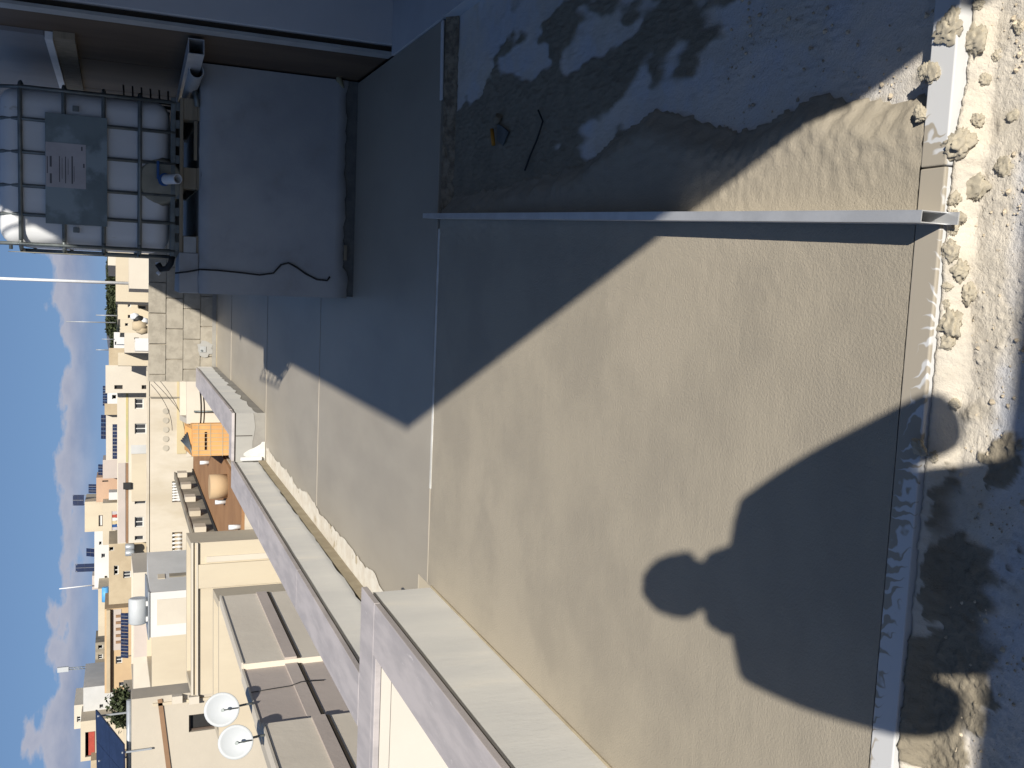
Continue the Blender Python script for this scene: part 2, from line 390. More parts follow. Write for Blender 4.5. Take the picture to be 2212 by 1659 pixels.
CT_Z, CB_Z = .352, .322                 # coping slab top and underside
def coping(t, rects, mat='coping'):
    for (a0, a1, b0, b1) in rects: part(t, 'coping_slab', MB().box(a0, a1, b0, b1, CB_Z, CT_Z), mat, bv=.003)
def pl_skin(t, name, mat, along, c, lo, hi, zlo, zhi, proud, wav=.01, step=.08, seed=0.0):
    # a skin of plaster on a wall face, its bottom edge uneven; along='b': face towards +a at a=c; along='a': face towards -b at b=c
    mb = MB(); ss = lin(lo, hi, step)
    for k, s in enumerate(ss):
        zb = zlo + wav * fbm(s * 3.5, seed, 0, 4)
        for z, pr in ((zb, 0), (zb, proud), (zhi, proud)):
            pr += .0015 * fbm(s * 2, z * 3, seed)
            mb.v.append((c + pr, s, z) if along == 'b' else (s, c - pr, z))
    for k in range(len(ss) - 1):
        for j in range(2):
            a = k * 3 + j; q = (a, a + 3, a + 4, a + 1)
            mb.f.append(q if along == 'a' else q); mb.sm.append(False)
    return part(t, name, mb, mat)
# --- parapet beside today's pour
t = thing('parapet', 'low grey parapet with lilac coping beside the wet screed and white light well', 'parapet', (P1A, 2.4, -.05))
part(t, 'wall', MB().box(P1A - .215, P1A - .01, -.9, 4.56, -.3, CB_Z - .012), 'block')
pl_skin(t, 'plaster_skin', 'plaster', 'b', P1A - .01, -.9, 4.55, -.02, CB_Z - .014, .012)
part(t, 'mortar_fillet', MB().bar((P1A + .004, -.9, .0), (P1A + .004, 4.55, .0), .018, .012), 'tan')
part(t, 'painted_coping_shade', MB().box(P1A - .20, P1A - .006, -.9, 4.54, CB_Z - .012, CB_Z), 'gap_and_shade')  # near-black strip painting in the shade under the coping overhang
coping(t, [(P1A - .235, P1A + .018, -.9, .62), (P1A - .235, P1A + .018, .623, 2.42), (P1A - .235, P1A + .018, 2.423, 4.34)])
# --- across the end of the light well
t = thing('parapet', 'short coping wall running outward across the far end of the light well', 'parapet', (-3.4, 4.45, -.05))
part(t, 'wall', MB().box(-6.2, P1A - .012, 4.386, 4.558, -.05, CB_Z - .012), 'white_wall')
part(t, 'drip_moulding', MB().box(-6.2, -1.84, 4.294, 4.2985, .27, .3195), 'white_wall')
coping(t, [(-3.2, P1A + .018, 4.343, 4.60), (-6.2, -3.203, 4.29, 4.60), (-3.2, P1A - .2355, 4.29, 4.3425)])
# --- longer parapet behind the notch
t = thing('parapet', 'long low grey parapet with lilac coping and a white lime strip at its foot', 'parapet', (P2A, 7.4, -.05))
part(t, 'wall', MB().box(P2A - .215, P2A - .01, 4.61, 10.36, -.3, CB_Z - .012), 'block')
pl_skin(t, 'plaster_skin', 'plaster', 'b', P2A - .01, 4.62, 10.34, .075, CB_Z - .014, .014, wav=.02, seed=3)
part(t, 'painted_coping_shade', MB().box(P2A - .20, P2A - .004, 4.62, 10.33, CB_Z - .012, CB_Z), 'gap_and_shade')
pl_skin(t, 'mortar_fillet', 'tan', 'b', P2A - .006, 4.65, 10.33, .0, .082, .03, wav=.004, seed=5)
mb = MB()
for s in lin(4.65, 10.25, .05):
    wd = .155 + .05 * fbm(s * 1.6, 2) + .03 * fbm(s * 7, 9); mb.v += [(P2A + .02, s, .006), (P2A + .02 + max(.03, wd), s, .0065)]
for k in range(len(mb.v) // 2 - 1): mb.f.append((2 * k, 2 * k + 1, 2 * k + 3, 2 * k + 2)); mb.sm.append(False)
part(t, 'lime_strip', mb, 'lime')
coping(t, [(P2A - .26, P2A + .022, 4.605, 6.40), (P2A - .26, P2A + .022, 6.403, 8.25), (P2A - .26, P2A + .022, 8.253, 10.35)])
# --- transverse return, with the white smear and drain pipe
t = thing('parapet', 'short grey parapet facing the camera with wet stain and white lime patch', 'parapet', (-1.75, 10.45, -.05))
part(t, 'wall', MB().box(P2A - .2, P4A - .012, 10.375, 10.58, -.3, CB_Z - .012), 'block')
pl_skin(t, 'plaster_skin', 'plaster_grey', 'a', 10.375, P2A, P4A + .01, .12, CB_Z - .014, .014, wav=.05, seed=11)
pl_skin(t, 'wet_stain_skin', 'plaster_wet', 'a', 10.375, P2A, P4A + .01, .0, .19, .009, wav=.0, seed=12)
part(t, 'painted_coping_shade', MB().box(P2A + .02, P4A, 10.366, 10.56, CB_Z - .012, CB_Z), 'gap_and_shade')
part(t, 'vertical_joint', MB().box(-1.735, -1.728, 10.356, 10.37, .14, CB_Z - .014), 'gap_and_shade')
mb = MB()
for k, s in enumerate(lin(-2.0, -1.80, .02)):
    h = .03 + .20 * math.exp(-((s + 1.93) / .075) ** 2) + .015 * fbm(s * 30, 2); mb.v += [(s, 10.352, .004), (s, 10.352, h), (s, 10.33, .006)]
for k in range(len(mb.v) // 3 - 1):
    a = 3 * k; mb.f += [(a, a + 3, a + 4, a + 1), (a + 2, a + 5, a + 3, a)]; mb.sm += [False, False]
part(t, 'lime_patch', mb, 'white_lime')
coping(t, [(P2A + .023, P4A + .015, 10.352, 10.60)])
single('drain_pipe', MB().pipe((-1.975, 10.325, .045), (-1.975, 10.325, .26), .022, .018), 'white_paint', 'short white drain pipe standing against the lime patch', 'pipe', (-1.975, 10.325, .045))
# --- receding parapet to the block wall
t = thing('parapet', 'low parapet with lilac coping running back to the bare block wall', 'parapet', (P4A, 13, -.05))
part(t, 'wall', MB().box(P4A - .215, P4A - .01, 10.585, 15.5, -.3, CB_Z - .012), 'block')
pl_skin(t, 'plaster_skin', 'plaster', 'b', P4A - .01, 10.4, 15.5, .10, CB_Z - .014, .014, wav=.04, seed=21)
pl_skin(t, 'wet_stain_skin', 'plaster_wet', 'b', P4A - .01, 10.4, 15.5, .0, .16, .009, wav=0, seed=22)
part(t, 'painted_coping_shade', MB().box(P4A - .2, P4A - .004, 10.61, 15.4, CB_Z - .012, CB_Z), 'gap_and_shade')
coping(t, [(P4A - .26, P4A + .02, 10.602, 12.9), (P4A - .26, P4A + .02, 12.903, 15.15)])
# --- bare block wall at the far end: every block its own piece
t = thing('block_wall', 'bare concrete block wall at the far end of the terrace', 'wall', (-.2, 15.6, 0))
part(t, 'mortar_bed', MB().box(-1.72, 1.27, 15.585, 15.72, -.2, 1.003), 'joint')
part(t, 'wet_base', MB().box(-1.55, 1.26, 15.545, 15.575, .0, .085), 'plaster_wet')
part(t, 'sand_fillet', MB().bar((-1.5, 15.525, .018), (1.26, 15.525, .018), .03, .016), 'tan')
BL, BHT = .46, .246
for r in range(4):
    off = (0, -.20, -.05, -.28)[r] - .08
    a = -1.73 + off
    while a < 1.27:
        a0, a1 = max(a + .004, -1.735), min(a + BL - .004, 1.268)
        if a1 - a0 > .05:
            pr = random.uniform(0, .012); z0 = .012 + r * .25
            ob = part(t, 'concrete_block', MB().box(a0, a1, 15.566 - pr, 15.70, z0 + random.uniform(0, .003), z0 + BHT - random.uniform(0, .003)), 'block', bv=.004)
        a += BL + random.uniform(.004, .010)
t2 = thing('junction_box', 'grey electrical box in a pale plaster patch low on the block wall', 'electrical box', (-1.22, 15.54, .2))
mb = MB(); pts = []
for k in range(18):
    an = 2 * math.pi * k / 18; rr = 1 + .55 * fbm(math.cos(an) * 2, math.sin(an) * 2, 4); pts.append((-1.23 + .13 * rr * math.cos(an), .19 + .12 * rr * math.sin(an)))
mb.quad(*[(p, 15.541, q) for p, q in pts]); mb.quad(*[(p, 15.553, q) for p, q in pts][::-1])
for k in range(18):
    (p, q), (u, v) = pts[k], pts[(k + 1) % 18]; mb.quad((p, 15.553, q), (u, 15.553, v), (u, 15.541, v), (p, 15.541, q))
part(t2, 'plaster_patch', mb, 'plaster_grey')
part(t2, 'box_rim', MB().box(-1.275, -1.185, 15.528, 15.540, .175, .265), 'pvc', bv=.003)
part(t2, 'conduit_end', MB().tube([(-1.25, 15.54, .24), (-1.25, 15.515, .24)], .016, 10), 'steel')
# --- parapet behind the photographer (its shadow crosses the slab)
t = thing('parapet', 'chest-high plain parapet behind the photographer', 'parapet', (-.2, -.85, -.05))
part(t, 'wall', MB().box(-.62, 1.28, -.95, -.75, -.2, 1.40), 'white_wall')
part(t, 'wall', MB().box(-1.8, -.625, -.95, -.75, -.2, 1.40), 'white_wall')

# --- tower on the right
TA, TZ = 1.29, 3.92
t = thing('stair_tower', 'tall roof room with white pillar and dark brown boarded side wall', 'building', (TA, 6, 0))
part(t, 'south_wall', MB().box(TA, 4.8, -.45, -.235, -.2, TZ - .2), 'tower_white')
part(t, 'corner_pier', MB().box(TA, TA + .25, -.233, .95, -.2, TZ - .2), 'tower_white')
part(t, 'back_wall', MB().box(4.6, 4.8, -.233, 13.4, -.2, TZ - .2), 'tower_white')
part(t, 'end_wall', MB().box(TA + .25, 4.598, 13.2, 13.4, -.2, TZ - .2), 'tower_white')
part(t, 'inner_wall', MB().box(TA + .26, 4.598, 7.4, 7.6, .013, TZ - .2), 'brown')
part(t, 'roof', MB().box(TA, 4.8, -.45, 13.4, TZ - .199, TZ), 'tower_white')
part(t, 'lintel_beam', MB().box(TA + .005, TA + .245, .952, 5.598, 2.75, TZ - .201), 'tower_white')
part(t, 'white_pillar', MB().box(TA + .045, TA + .30, 5.60, 5.72, -.1, TZ - .2), 'tower_white', bv=.006)
part(t, 'recess_strip', MB().box(TA + .012, TA + .043, 5.635, 5.72, -.1, TZ - .2), 'gap_and_shade')
part(t, 'corner_bead', MB().box(TA - .008, TA + .010, 5.61, 5.72, .0, TZ - .2), 'pvc')
part(t, 'side_wall', MB().box(TA + .02, TA + .24, 5.722, 13.4, -.2, TZ - .2), 'brown')
for k in range(7):
    b0 = 5.725 + k * 1.10; part(t, 'board_panel', MB().box(TA - .004, TA + .018, b0, b0 + 1.09, .0, TZ - .21), 'brown', bv=.003)
wn = part(t, 'shutter', MB().box(TA - .03, TA - .005, 6.15, 8.6, 1.86, 3.3), 'shutter')
part(t, 'shutter_sill', MB().box(TA - .05, TA - .006, 6.15, 8.6, 1.815, 1.855), 'white_paint', parent=wn)
part(t, 'shutter_ledge', MB().box(TA - .042, TA - .005, 6.12, 8.6, 1.70, 1.813), 'wood', parent=wn)
t = thing('roof_railing', 'small railing of six uprights on the edge of the roof room', 'railing', (TA + .05, 4.6, TZ))
for k in range(6): part(t, 'upright', MB().tube([(TA + .03 - .012 * k, 3.45 + k * .25, TZ), (TA - .06 - .012 * k, 3.45 + k * .25, TZ + .40)], .011, 6), 'steel')
part(t, 'top_rail', MB().tube([(TA - .058, 3.40, TZ + .41), (TA - .122, 4.74, TZ + .41)], .014, 6), 'steel')
single('vent_stub', MB().tube([(TA + .1, 6.9, TZ), (TA + .1, 6.9, TZ + .16)], .07, 10), 'pvc', 'short vent stub on the roof room', 'vent', (TA + .1, 6.9, TZ))

# ================================================================== plinth and tank
PB, PA0, PA1, PZ = 6.46, -.155, 1.275, 1.0
t = thing('plinth', 'grey plastered concrete plinth carrying the caged water tank', 'plinth', (.55, 7.1, 0))
part(t, 'core', MB().box(PA0 + .012, PA1, PB + .012, 7.95, -.02, PZ - .012), 'base_dark')
def skin_panel():
    mb = MB(); xs = lin(PA0, PA1, .03); zs = [None] + lin(.12, .9, .13) + [1.5]
    for a in xs:
        lo = .075 + .02 * fbm(a * 4, 3) + .012 * fbm(a * 14, 5) - (.03 if a < .05 else 0); hi = PZ + .012 * fbm(a * 6, 8) - .004
        for z in [lo, lo] + lin(.14, .92, .13) + [hi, hi]:
            mb.v.append((a, PB + .006 * fbm(a * 2, z * 2, 6), z))
        n = len(lin(.14, .92, .13)) + 4
        i = len(mb.v) - n
        mb.v[i] = (a, PB + .012, mb.v[i][2]); mb.v[-1] = (a, PB + .02, mb.v[-1][2])
    for k in range(len(xs) - 1):
        for j in range(n - 1):
            q = k * n + j; mb.f.append((q, q + n, q + n + 1, q + 1)); mb.sm.append(True)
    return mb
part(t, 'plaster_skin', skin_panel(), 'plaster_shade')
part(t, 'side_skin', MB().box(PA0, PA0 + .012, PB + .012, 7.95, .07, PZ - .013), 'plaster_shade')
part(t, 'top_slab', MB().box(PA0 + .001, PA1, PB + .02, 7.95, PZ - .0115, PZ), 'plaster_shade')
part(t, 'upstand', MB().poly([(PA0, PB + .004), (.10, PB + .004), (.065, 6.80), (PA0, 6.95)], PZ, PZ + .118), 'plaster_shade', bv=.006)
def cable(): 
    pts = [(376, 583), (405, 587), (432, 582), (470, 576), (520, 579), (560, 588), (596, 590), (612, 578), (628, 572), (648, 580), (668, 596), (690, 602), (700, 592)]
    return [(*AB(AY(x, y, 6.40)[0], 6.40), AY(x, y, 6.40)[1]) for x, y in pts]
cp = []
for x, y in ((378, 590), (405, 587), (432, 582), (470, 584), (520, 589), (560, 594), (590, 590), (606, 572), (622, 568), (640, 578), (660, 592), (684, 604), (706, 606), (712, 598)):
    X, Z = AY(x, y, 6.42); a, b = AB(X, 6.42); cp.append((a, PB - .012, Z))
single('cable', MB().tube(cp, .006, 6), 'black', 'thin dark cable hanging down the plinth face', 'cable', cp[0])

TK0, TKZ = (.07, 6.49), PZ
t = thing('water_tank', 'white caged bulk water tank on a wooden pallet on the plinth', 'water tank', (.57, 7.0, PZ))
a0, a1, b0, b1 = .07, 1.055, 6.475, 7.66
for z0 in (PZ + .001,):
    for k, (u0, u1) in enumerate(((a0, a0 + .135), (.50, .63), (a1 - .13, a1))):
        part(t, 'pallet_block', MB().box(u0, u1, b0 + .005, b0 + .15, z0 + .012, z0 + .095), 'wood', bv=.004)
        part(t, 'pallet_block', MB().box(u0, u1, b1 - .16, b1 - .01, z0 + .012, z0 + .095), 'wood', bv=.004)
        part(t, 'pallet_runner', MB().box(u0 - .002, u1 + .002, b0 + .003, b1, z0, z0 + .0115), 'wood')
    part(t, 'pallet_deck', MB().box(a0, a1, b0, b1, z0 + .0955, z0 + .116), 'wood', bv=.003)
    part(t, 'pallet_slat', MB().box(.68, .92, b0 - .002, b0 + .03, z0 + .013, z0 + .032), 'wood')
    for k in range(9):
        u = a0 + .04 + k * .108; part(t, 'cage_foot', MB().box(u, u + .05, b0 + .012, b0 + .03, z0 + .1165, z0 + .14), 'steel')
    part(t, 'base_rail', MB().box(a0 + .004, a1 - .004, b0 + .008, b0 + .05, z0 + .1402, z0 + .168), 'steel', bv=.003)
ZB, ZT = PZ + .17, PZ + 1.13
def bottle():
    bm = bmesh.new(); bmesh.ops.create_cube(bm, size=1)
    me = bpy.data.meshes.new('bottle')
    bmesh.ops.scale(bm, vec=((a1 - a0 - .05), (b1 - b0 - .05), ZT - ZB), verts=bm.verts)
    bmesh.ops.translate(bm, vec=((a0 + a1) / 2 - t.org[0], (b0 + b1) / 2 - t.org[1], (ZT + ZB) / 2 - t.org[2]), verts=bm.verts)
    bmesh.ops.bevel(bm, geom=bm.edges[:] + bm.verts[:], offset=.10, segments=5, affect='EDGES', profile=.5)
    for f in bm.faces: f.smooth = True
    bm.to_mesh(me); bm.free(); return me
ob = bpy.data.objects.new('bottle', bottle()); ob.data.materials.append(MT['plastic']); COL.objects.link(ob); ob.parent = t.o
fa = b0 + .012                                            # plane of the front cage bars
HZ = [PZ + .135 + k for k in (.215, .42, .64, .875)]
for z in HZ:
    rr = .06
    part(t, 'cage_ring', MB().tube([(a0 + rr, fa, z), (a1 - rr, fa, z), (a1 - .018, fa + .018, z), (a1, fa + rr, z), (a1, b1 - rr, z), (a1 - rr, b1, z), (a0 + rr, b1, z), (a0, b1 - rr, z), (a0, fa + rr, z), (a0 + .018, fa + .018, z), (a0 + rr, fa, z)], .0125, 8), 'steel')
for k, u in enumerate([a0 + .035 + (a1 - a0 - .07) * q for q in (0, .19, .375, .56 + .03, .80, 1)]):
    part(t, 'cage_upright', MB().tube([(u, fa + .004, ZB - .03), (u, fa + .004, ZT - .12), (u, fa + .05, ZT - .02), (u, fa + .12, ZT + .015)], .011, 8), 'steel')
for k in range(4):
    for u in (a0, a1):
        b = b0 + .22 + k * .26; part(t, 'cage_upright', MB().tube([(u, b, ZB - .03), (u, b, ZT - .1)], .011, 8), 'steel')
part(t, 'top_tube', MB().tube([(a0 + .01, b0 + .15, ZT + .018), (a1 - .01, b0 + .15, ZT + .018)], .012, 8), 'steel')
part(t, 'top_tube', MB().tube([(a0 + .01, b1 - .2, ZT + .018), (a1 - .01, b1 - .2, ZT + .018)], .012, 8), 'steel')
part(t, 'corner_strap', MB().box(a0 - .016, a0 - .012, fa + .03, fa + .06, ZB + .10, ZT - .05), 'plastic_dirty')
def onf(x, y, b=None):                                     # pixel -> (a, z) on the tank front
    X, Z = AY(x, y, 6.42); return AB(X, 6.42)[0], Z
(p0, q0), (p1, q1) = onf(232, 490), onf(99, 247)
pl = part(t, 'sign_plate', MB().box(min(p0, p1), max(p0, p1), fa - .020, fa - .014, min(q0, q1), max(q0, q1)), 'plate', bv=.002)
(p0, q0), (p1, q1) = onf(186, 410), onf(100, 309)
A0, A1, Z0, Z1 = min(p0, p1), max(p0, p1), min(q0, q1), max(q0, q1)
pp = part(t, 'label_sheet', MB().box(A0, A1, fa - .0225, fa - .0202, Z0, Z1), 'paper', parent=None)
mb = MB(); hh, ww = Z1 - Z0, A1 - A0
def pr(u0, u1, v0, v1): mb.box(A0 + u0 * ww, A0 + u1 * ww, fa - .0235, fa - .0226, Z1 - v1 * hh, Z1 - v0 * hh)
for (v, u0, u1, h) in ((.03, .30, .68, .022), (.10, .08, .30, .05), (.10, .45, .69, .05), (.33, .12, .70, .022), (.40, .20, .66, .012), (.48, .10, .70, .024), (.55, .3, .66, .012), (.64, .10, .72, .035), (.70, .15, .5, .012), (.93, .48, .57, .04), (.88, .86, .95, .04)):
    pr(u0, u1, v, v + h)
part(t, 'label_print', mb, 'print')
for x in (165,):
    for y in (240, 497):
        u, z = onf(x, y); part(t, 'plate_clip', MB().box(u - .016, u + .016, fa - .026, fa - .013, z - .018, z + .018), 'steel', bv=.003)
va, vz = onf(384, 392)
part(t, 'valve_pocket', MB().tube([(va - .01, fa + .03, PZ + .225), (va - .01, fa - .003, PZ + .225)], [.15, .125], 20), 'plastic_dirty')
vb = part(t, 'valve_body', MB().tube([(va, fa + .02, PZ + .21), (va, fa - .05, PZ + .205)], .038, 14), 'blue')
part(t, 'valve_handle', MB().bar((va, fa - .035, PZ + .245), (va + .11, fa - .04, PZ + .245), .022, .016), 'blue', parent=vb, bv=.003)
part(t, 'spout', MB().pipe((va, fa - .045, PZ + .20), (va, fa - .15, PZ + .135), .031, .026), 'white_paint', parent=vb)
part(t, 'pallet_plate', MB().box(a0 + .005, a0 + .13, b0 - .003, b0 + .004, PZ + .015, PZ + .09), 'pvc')

# small things round the tank
def box_tube(p, q, wd, ht, th=.004):
    p, q = Vector(p), Vector(q); d = (q - p).normalized(); r = d.cross(Vector((0, 0, 1))).normalized(); u = r.cross(d); mb = MB()
    for s, hw in ((1, 0), (-1, 0)):
        mb.bar(p + r * s * (wd / 2 - th / 2), q + r * s * (wd / 2 - th / 2), th, ht, up=u)
        mb.bar(p + u * s * (ht / 2 - th / 2), q + u * s * (ht / 2 - th / 2), wd - 2 * th - .0002, th, up=u)
    return mb
single('aluminium_profile', box_tube((1.225, 5.78, PZ + .075), (1.10, 7.7, PZ + .050), .085, .085), 'alu', 'white hollow aluminium profile lying on the plinth beside the tank', 'profile', (1.17, 6.5, PZ))
single('plastic_pipe', MB().pipe((1.150, 6.08, PZ + .050), (1.125, 6.9, PZ + .046), .042, .037), 'pvc', 'wide grey plastic pipe end beside the tank pallet', 'pipe', (1.185, 6.44, PZ))
single('plastic_pipe', MB().pipe((1.232, 6.455, PZ + .05), (1.24, 7.2, PZ + .05), .032, .028), 'steel', 'narrow dark pipe between the grey pipe and brown wall', 'pipe', (1.232, 6.455, PZ))
single('pipe_elbow', MB().tube([(1.10, 6.46, PZ + .03), (1.055, 6.455, PZ + .022), (1.005, 6.458, PZ + .018)], .016, 10), 'steel', 'short dark pipe stub lying at the pallet corner', 'pipe', (1.05, 6.46, PZ))
t = thing('rake', 'black rake head with its tines up between tank and brown wall', 'rake', (1.12, 7.0, PZ))
part(t, 'head', MB().bar((1.09, 7.0, PZ + .14), (1.10, 7.0, PZ + .46), .02, .02), 'black')
for k in range(6): part(t, 'tine', MB().tube([(1.09 + k * .002, 7.0, PZ + .16 + k * .055), (1.165 + k * .002, 6.97, PZ + .165 + k * .055)], .006, 6), 'black')
part(t, 'handle', MB().tube([(1.09, 7.0, PZ + .16), (1.10, 7.05, PZ + .0)], .012, 8), 'wood')
t = thing('hose_fitting', 'black hose fitting with pale tips on the plinth corner', 'fitting', (.05, 6.62, PZ + .118))
part(t, 'body', MB().tube([(.075, 6.60, PZ + .15), (.03, 6.60, PZ + .16), (-.005, 6.62, PZ + .18), (-.012, 6.64, PZ + .215), (.02, 6.65, PZ + .235)], .020, 10), 'black')
part(t, 'tip', MB().tube([(.02, 6.65, PZ + .235), (.032, 6.65, PZ + .24)], .012, 8), 'white_paint')
part(t, 'tip', MB().tube([(-.03, 6.62, PZ + .225), (-.045, 6.62, PZ + .24)], .013, 8), 'white_paint')
mb = MB()
for k in range(9):
    u = k / 8; wv = .022 * math.sin(math.pi * u) + .001
    mb.v += [(1.04 + .10 * u - wv, 6.40 + .01 * u, .95 - .06 * u), (1.04 + .10 * u + wv, 6.40, .945 - .06 * u)]
# dry leaf stuck on the plinth edge
lx, lz = onf(712, 180)
single('dry_leaf', MB().tube([(lx - .05, PB - .01, .10), (lx, PB - .015, .135), (lx + .04, PB - .012, .15)], [.004, .022, .004], 8), 'leaf_dry', 'dry curled leaf on the plinth beside the brown boards', 'leaf', (lx, PB, .1))
single('wood_chip', MB().box(.10, .20, PB - .02, PB - .006, .055, .075), 'wood', 'pale offcut of wood at the foot of the plinth', 'offcut', (.15, PB, .055))

# ================================================================== tools on the floor
# guide bar across the pour, its top smeared with mortar
def bar_mat():
    mt = bpy.data.materials.new('bar_smeared'); mt.use_nodes = True; t = mt.node_tree; b = t.nodes['Principled BSDF']
    b.inputs['Roughness'].default_value = .42
    nd = t.nodes.new; lk = t.links.new
    co = nd('ShaderNodeTexCoord'); sp = nd('ShaderNodeSeparateXYZ'); lk(co.outputs['Object'], sp.inputs[0])
    def mm(op, a, b_=None, cl=False):
        n = nd('ShaderNodeMath'); n.operation = op; n.use_clamp = cl
        for i, v in enumerate((a, b_)):
            if v is None: continue
            if isinstance(v, (int, float)): n.inputs[i].default_value = v
            else: lk(v, n.inputs[i])
        return n.outputs[0]
    n1 = nd('ShaderNodeTexNoise'); n1.inputs['Scale'].default_value = 9; n1.inputs['Detail'].default_value = 3; lk(co.outputs['Object'], n1.inputs['Vector'])
    tri = mm('PINGPONG', mm('ADD', mm('MULTIPLY', sp.outputs[0], 27.0), mm('ADD', mm('MULTIPLY', sp.outputs[1], 9.0), mm('MULTIPLY', n1.outputs[0], 6.5))), .5)
    tri = mm('MULTIPLY', tri, 1.0)
    v = mm('DIVIDE', mm('SUBTRACT', sp.outputs[1], -.032), .064)                      # 0 near side .. 1 far side
    # how far the smear reaches: fully over the middle, fading at the left, absent on the clean right end
    lw = nd('ShaderNodeMapRange'); lk(sp.outputs[0], lw.inputs[0]); lw.inputs[1].default_value = -.9; lw.inputs[2].default_value = .12; lw.inputs[3].default_value = -.42; lw.inputs[4].default_value = .60
    rw = nd('ShaderNodeMapRange'); lk(sp.outputs[0], rw.inputs[0]); rw.inputs[1].default_value = .26; rw.inputs[2].default_value = .42; rw.inputs[3].default_value = 0; rw.inputs[4].default_value = 1.6
    s = mm('SUBTRACT', mm('ADD', mm('ADD', mm('MULTIPLY', tri, 1.25), lw.outputs[0]), mm('MULTIPLY', v, .62)), mm('ADD', rw.outputs[0], .62))
    msk = mm('MULTIPLY', mm('ADD', s, .05), 7.0, True)
    top = mm('GREATER_THAN', sp.outputs[2], .0205)
    msk = mm('MULTIPLY', msk, top)
    mx = nd('ShaderNodeMix'); mx.data_type = 'RGBA'; lk(msk, mx.inputs[0]); mx.inputs[6].default_value = (.55, .555, .56, 1); mx.inputs[7].default_value = (.335, .30, .245, 1)
    lk(mx.outputs[2], b.inputs['Base Color']); r = nd('ShaderNodeMapRange'); lk(msk, r.inputs[0]); r.inputs[3].default_value = .38; r.inputs[4].default_value = .8; lk(r.outputs[0], b.inputs['Roughness'])
    return mt
MT['bar_smeared'] = bar_mat()
BZ = SLAB_Z + .004
t = thing('guide_bar', 'white guide bar smeared with mortar across the near edge of the screed', 'guide bar', (0, (BAR_N + BAR_F) / 2, (BZ + .002) / 2 - .003))
part(t, 'bar', MB().box(-1.56, .262, BAR_N, BAR_F, BZ, .0015), 'bar_smeared', bv=.003)
part(t, 'bar', MB().box(.265, 1.5, BAR_N + .001, BAR_F + .001, BZ, .0005), 'bar_smeared', bv=.003)
# long straightedge stood on its side
g0, g1 = GAB(1990, 467, .07), GAB(915, 466, .07)
def straightedge():
    p, q = Vector((*g0, .036)), Vector((*g1, .040)); d = (q - p).normalized(); r = d.cross(Vector((0, 0, 1))).normalized(); u = r.cross(d); mb = MB(); wd, ht, th = .024, .068, .002
    for s in (1, -1):
        mb.bar(p + r * s * (wd / 2 - th / 2), q + r * s * (wd / 2 - th / 2), th, ht, up=u)
        mb.bar(p + u * s * (ht / 2 - th / 2), q + u * s * (ht / 2 - th / 2), wd - 2 * th - .0002, th, up=u)
    return mb
t = thing('straightedge', 'long white aluminium straightedge lying along the pour onto the guide bar', 'straightedge', (*g0, 0))
part(t, 'profile', straightedge(), 'alu')
pv = Vector((*g0, .02)); dv = (Vector((*g1, .02)) - pv).normalized()
part(t, 'lower_flange', MB().bar(pv - dv * .028 + Vector((0, 0, -.016)), pv + dv * .03 + Vector((0, 0, -.016)), .024, .003), 'alu')
# pale strip on the lip of the old bay
single('guide_strip', MB().bar((.88, JOINT + .03, .006), (1.262, JOINT + .052, .006), .028, .010), 'white_paint', 'pale plastic guide strip on the lip of the old bay', 'guide strip', (1.07, JOINT + .04, 0), bv=.002)
# trowel left on the wet mortar
ta, tb = GAB(1092, 298, -.04)
t = thing('trowel', 'small dark trowel with orange handle lying in the shaded mortar', 'trowel', (ta, tb, -.045))
part(t, 'blade', MB().poly([(ta - .03, tb + .02), (ta + .02, tb - .04), (ta + .05, tb + .03), (ta + .075, tb + .10), (ta + .0, tb + .09)], -.040, -.036), 'steel')
part(t, 'handle', MB().tube([(ta - .02, tb + .10, -.025), (ta + .05, tb + .12, -.022)], .009, 8), 'orange')
part(t, 'cap', MB().tube([(ta + .075, tb + .095, -.03), (ta + .10, tb + .06, -.03)], .016, 8), 'wood')
wp = [(*GAB(x, y, -.035), -.036) for x, y in ((1162, 238), (1172, 262), (1160, 300), (1145, 335), (1133, 368))]
single('wire', MB().tube(wp, .0035, 6), 'black', 'bent black wire lying in the shaded mortar', 'wire', wp[2])

# mortar lumps: each its own
lumps = [(2112, 90, .030, .6), (2130, 175, .016, .8), (2119, 262, .018, .8), (2091, 315, .040, .75), (2161, 360, .026, .55), (2104, 404, .030, .5), (2052, 436, .020, .7), (2086, 478, .020, .8),
         (2075, 545, .028, .6), (2083, 585, .026, .75), (2088, 632, .024, .7), (2067, 702, .030, .75), (2066, 740, .020, .7), (2036, 620, .012, .7), (2034, 655, .010, .6), (2020, 690, .010, .6), (2042, 470, .014, .8), (2045, 500, .012, .8),
         (2199, 60, .014, .8), (2185, 250, .014, .7), (2010, 965, .020, .7), (2042, 985, .013, .7), (2062, 870, .018, .6), (2150, 120, .014, .7), (2100, 20, .014, .8), (1985, 300, .010, .8), (1986, 330, .011, .8)]
def lump_mesh(seed, r, fl):
    bm = bmesh.new(); bmesh.ops.create_icosphere(bm, subdivisions=4, radius=1)
    for v in bm.verts:
        p = v.co.copy(); k = 1 + .34 * noise.fractal(p * 1.3 + Vector((seed, 0, 0)), 1, 2, 3) + .16 * noise.fractal(p * 4 + Vector((0, seed, 0)), 1, 2, 2)
        k += .10 * noise.fractal(p * 9 + Vector((seed, seed, 0)), 1, 2, 3); k *= .72 + .55 * (1 - abs(noise.noise(p * 2.1 + Vector((0, 0, seed))))) ** 2 ; v.co = p * k * r; v.co.z *= fl
    for f in bm.faces: f.smooth = True
    me = bpy.data.meshes.new('mortar_lump'); bm.to_mesh(me); bm.free(); me.materials.append(MT['mortar']); return me
protos = [lump_mesh(k * 3.7, 1.0, 1.0) for k in range(7)]
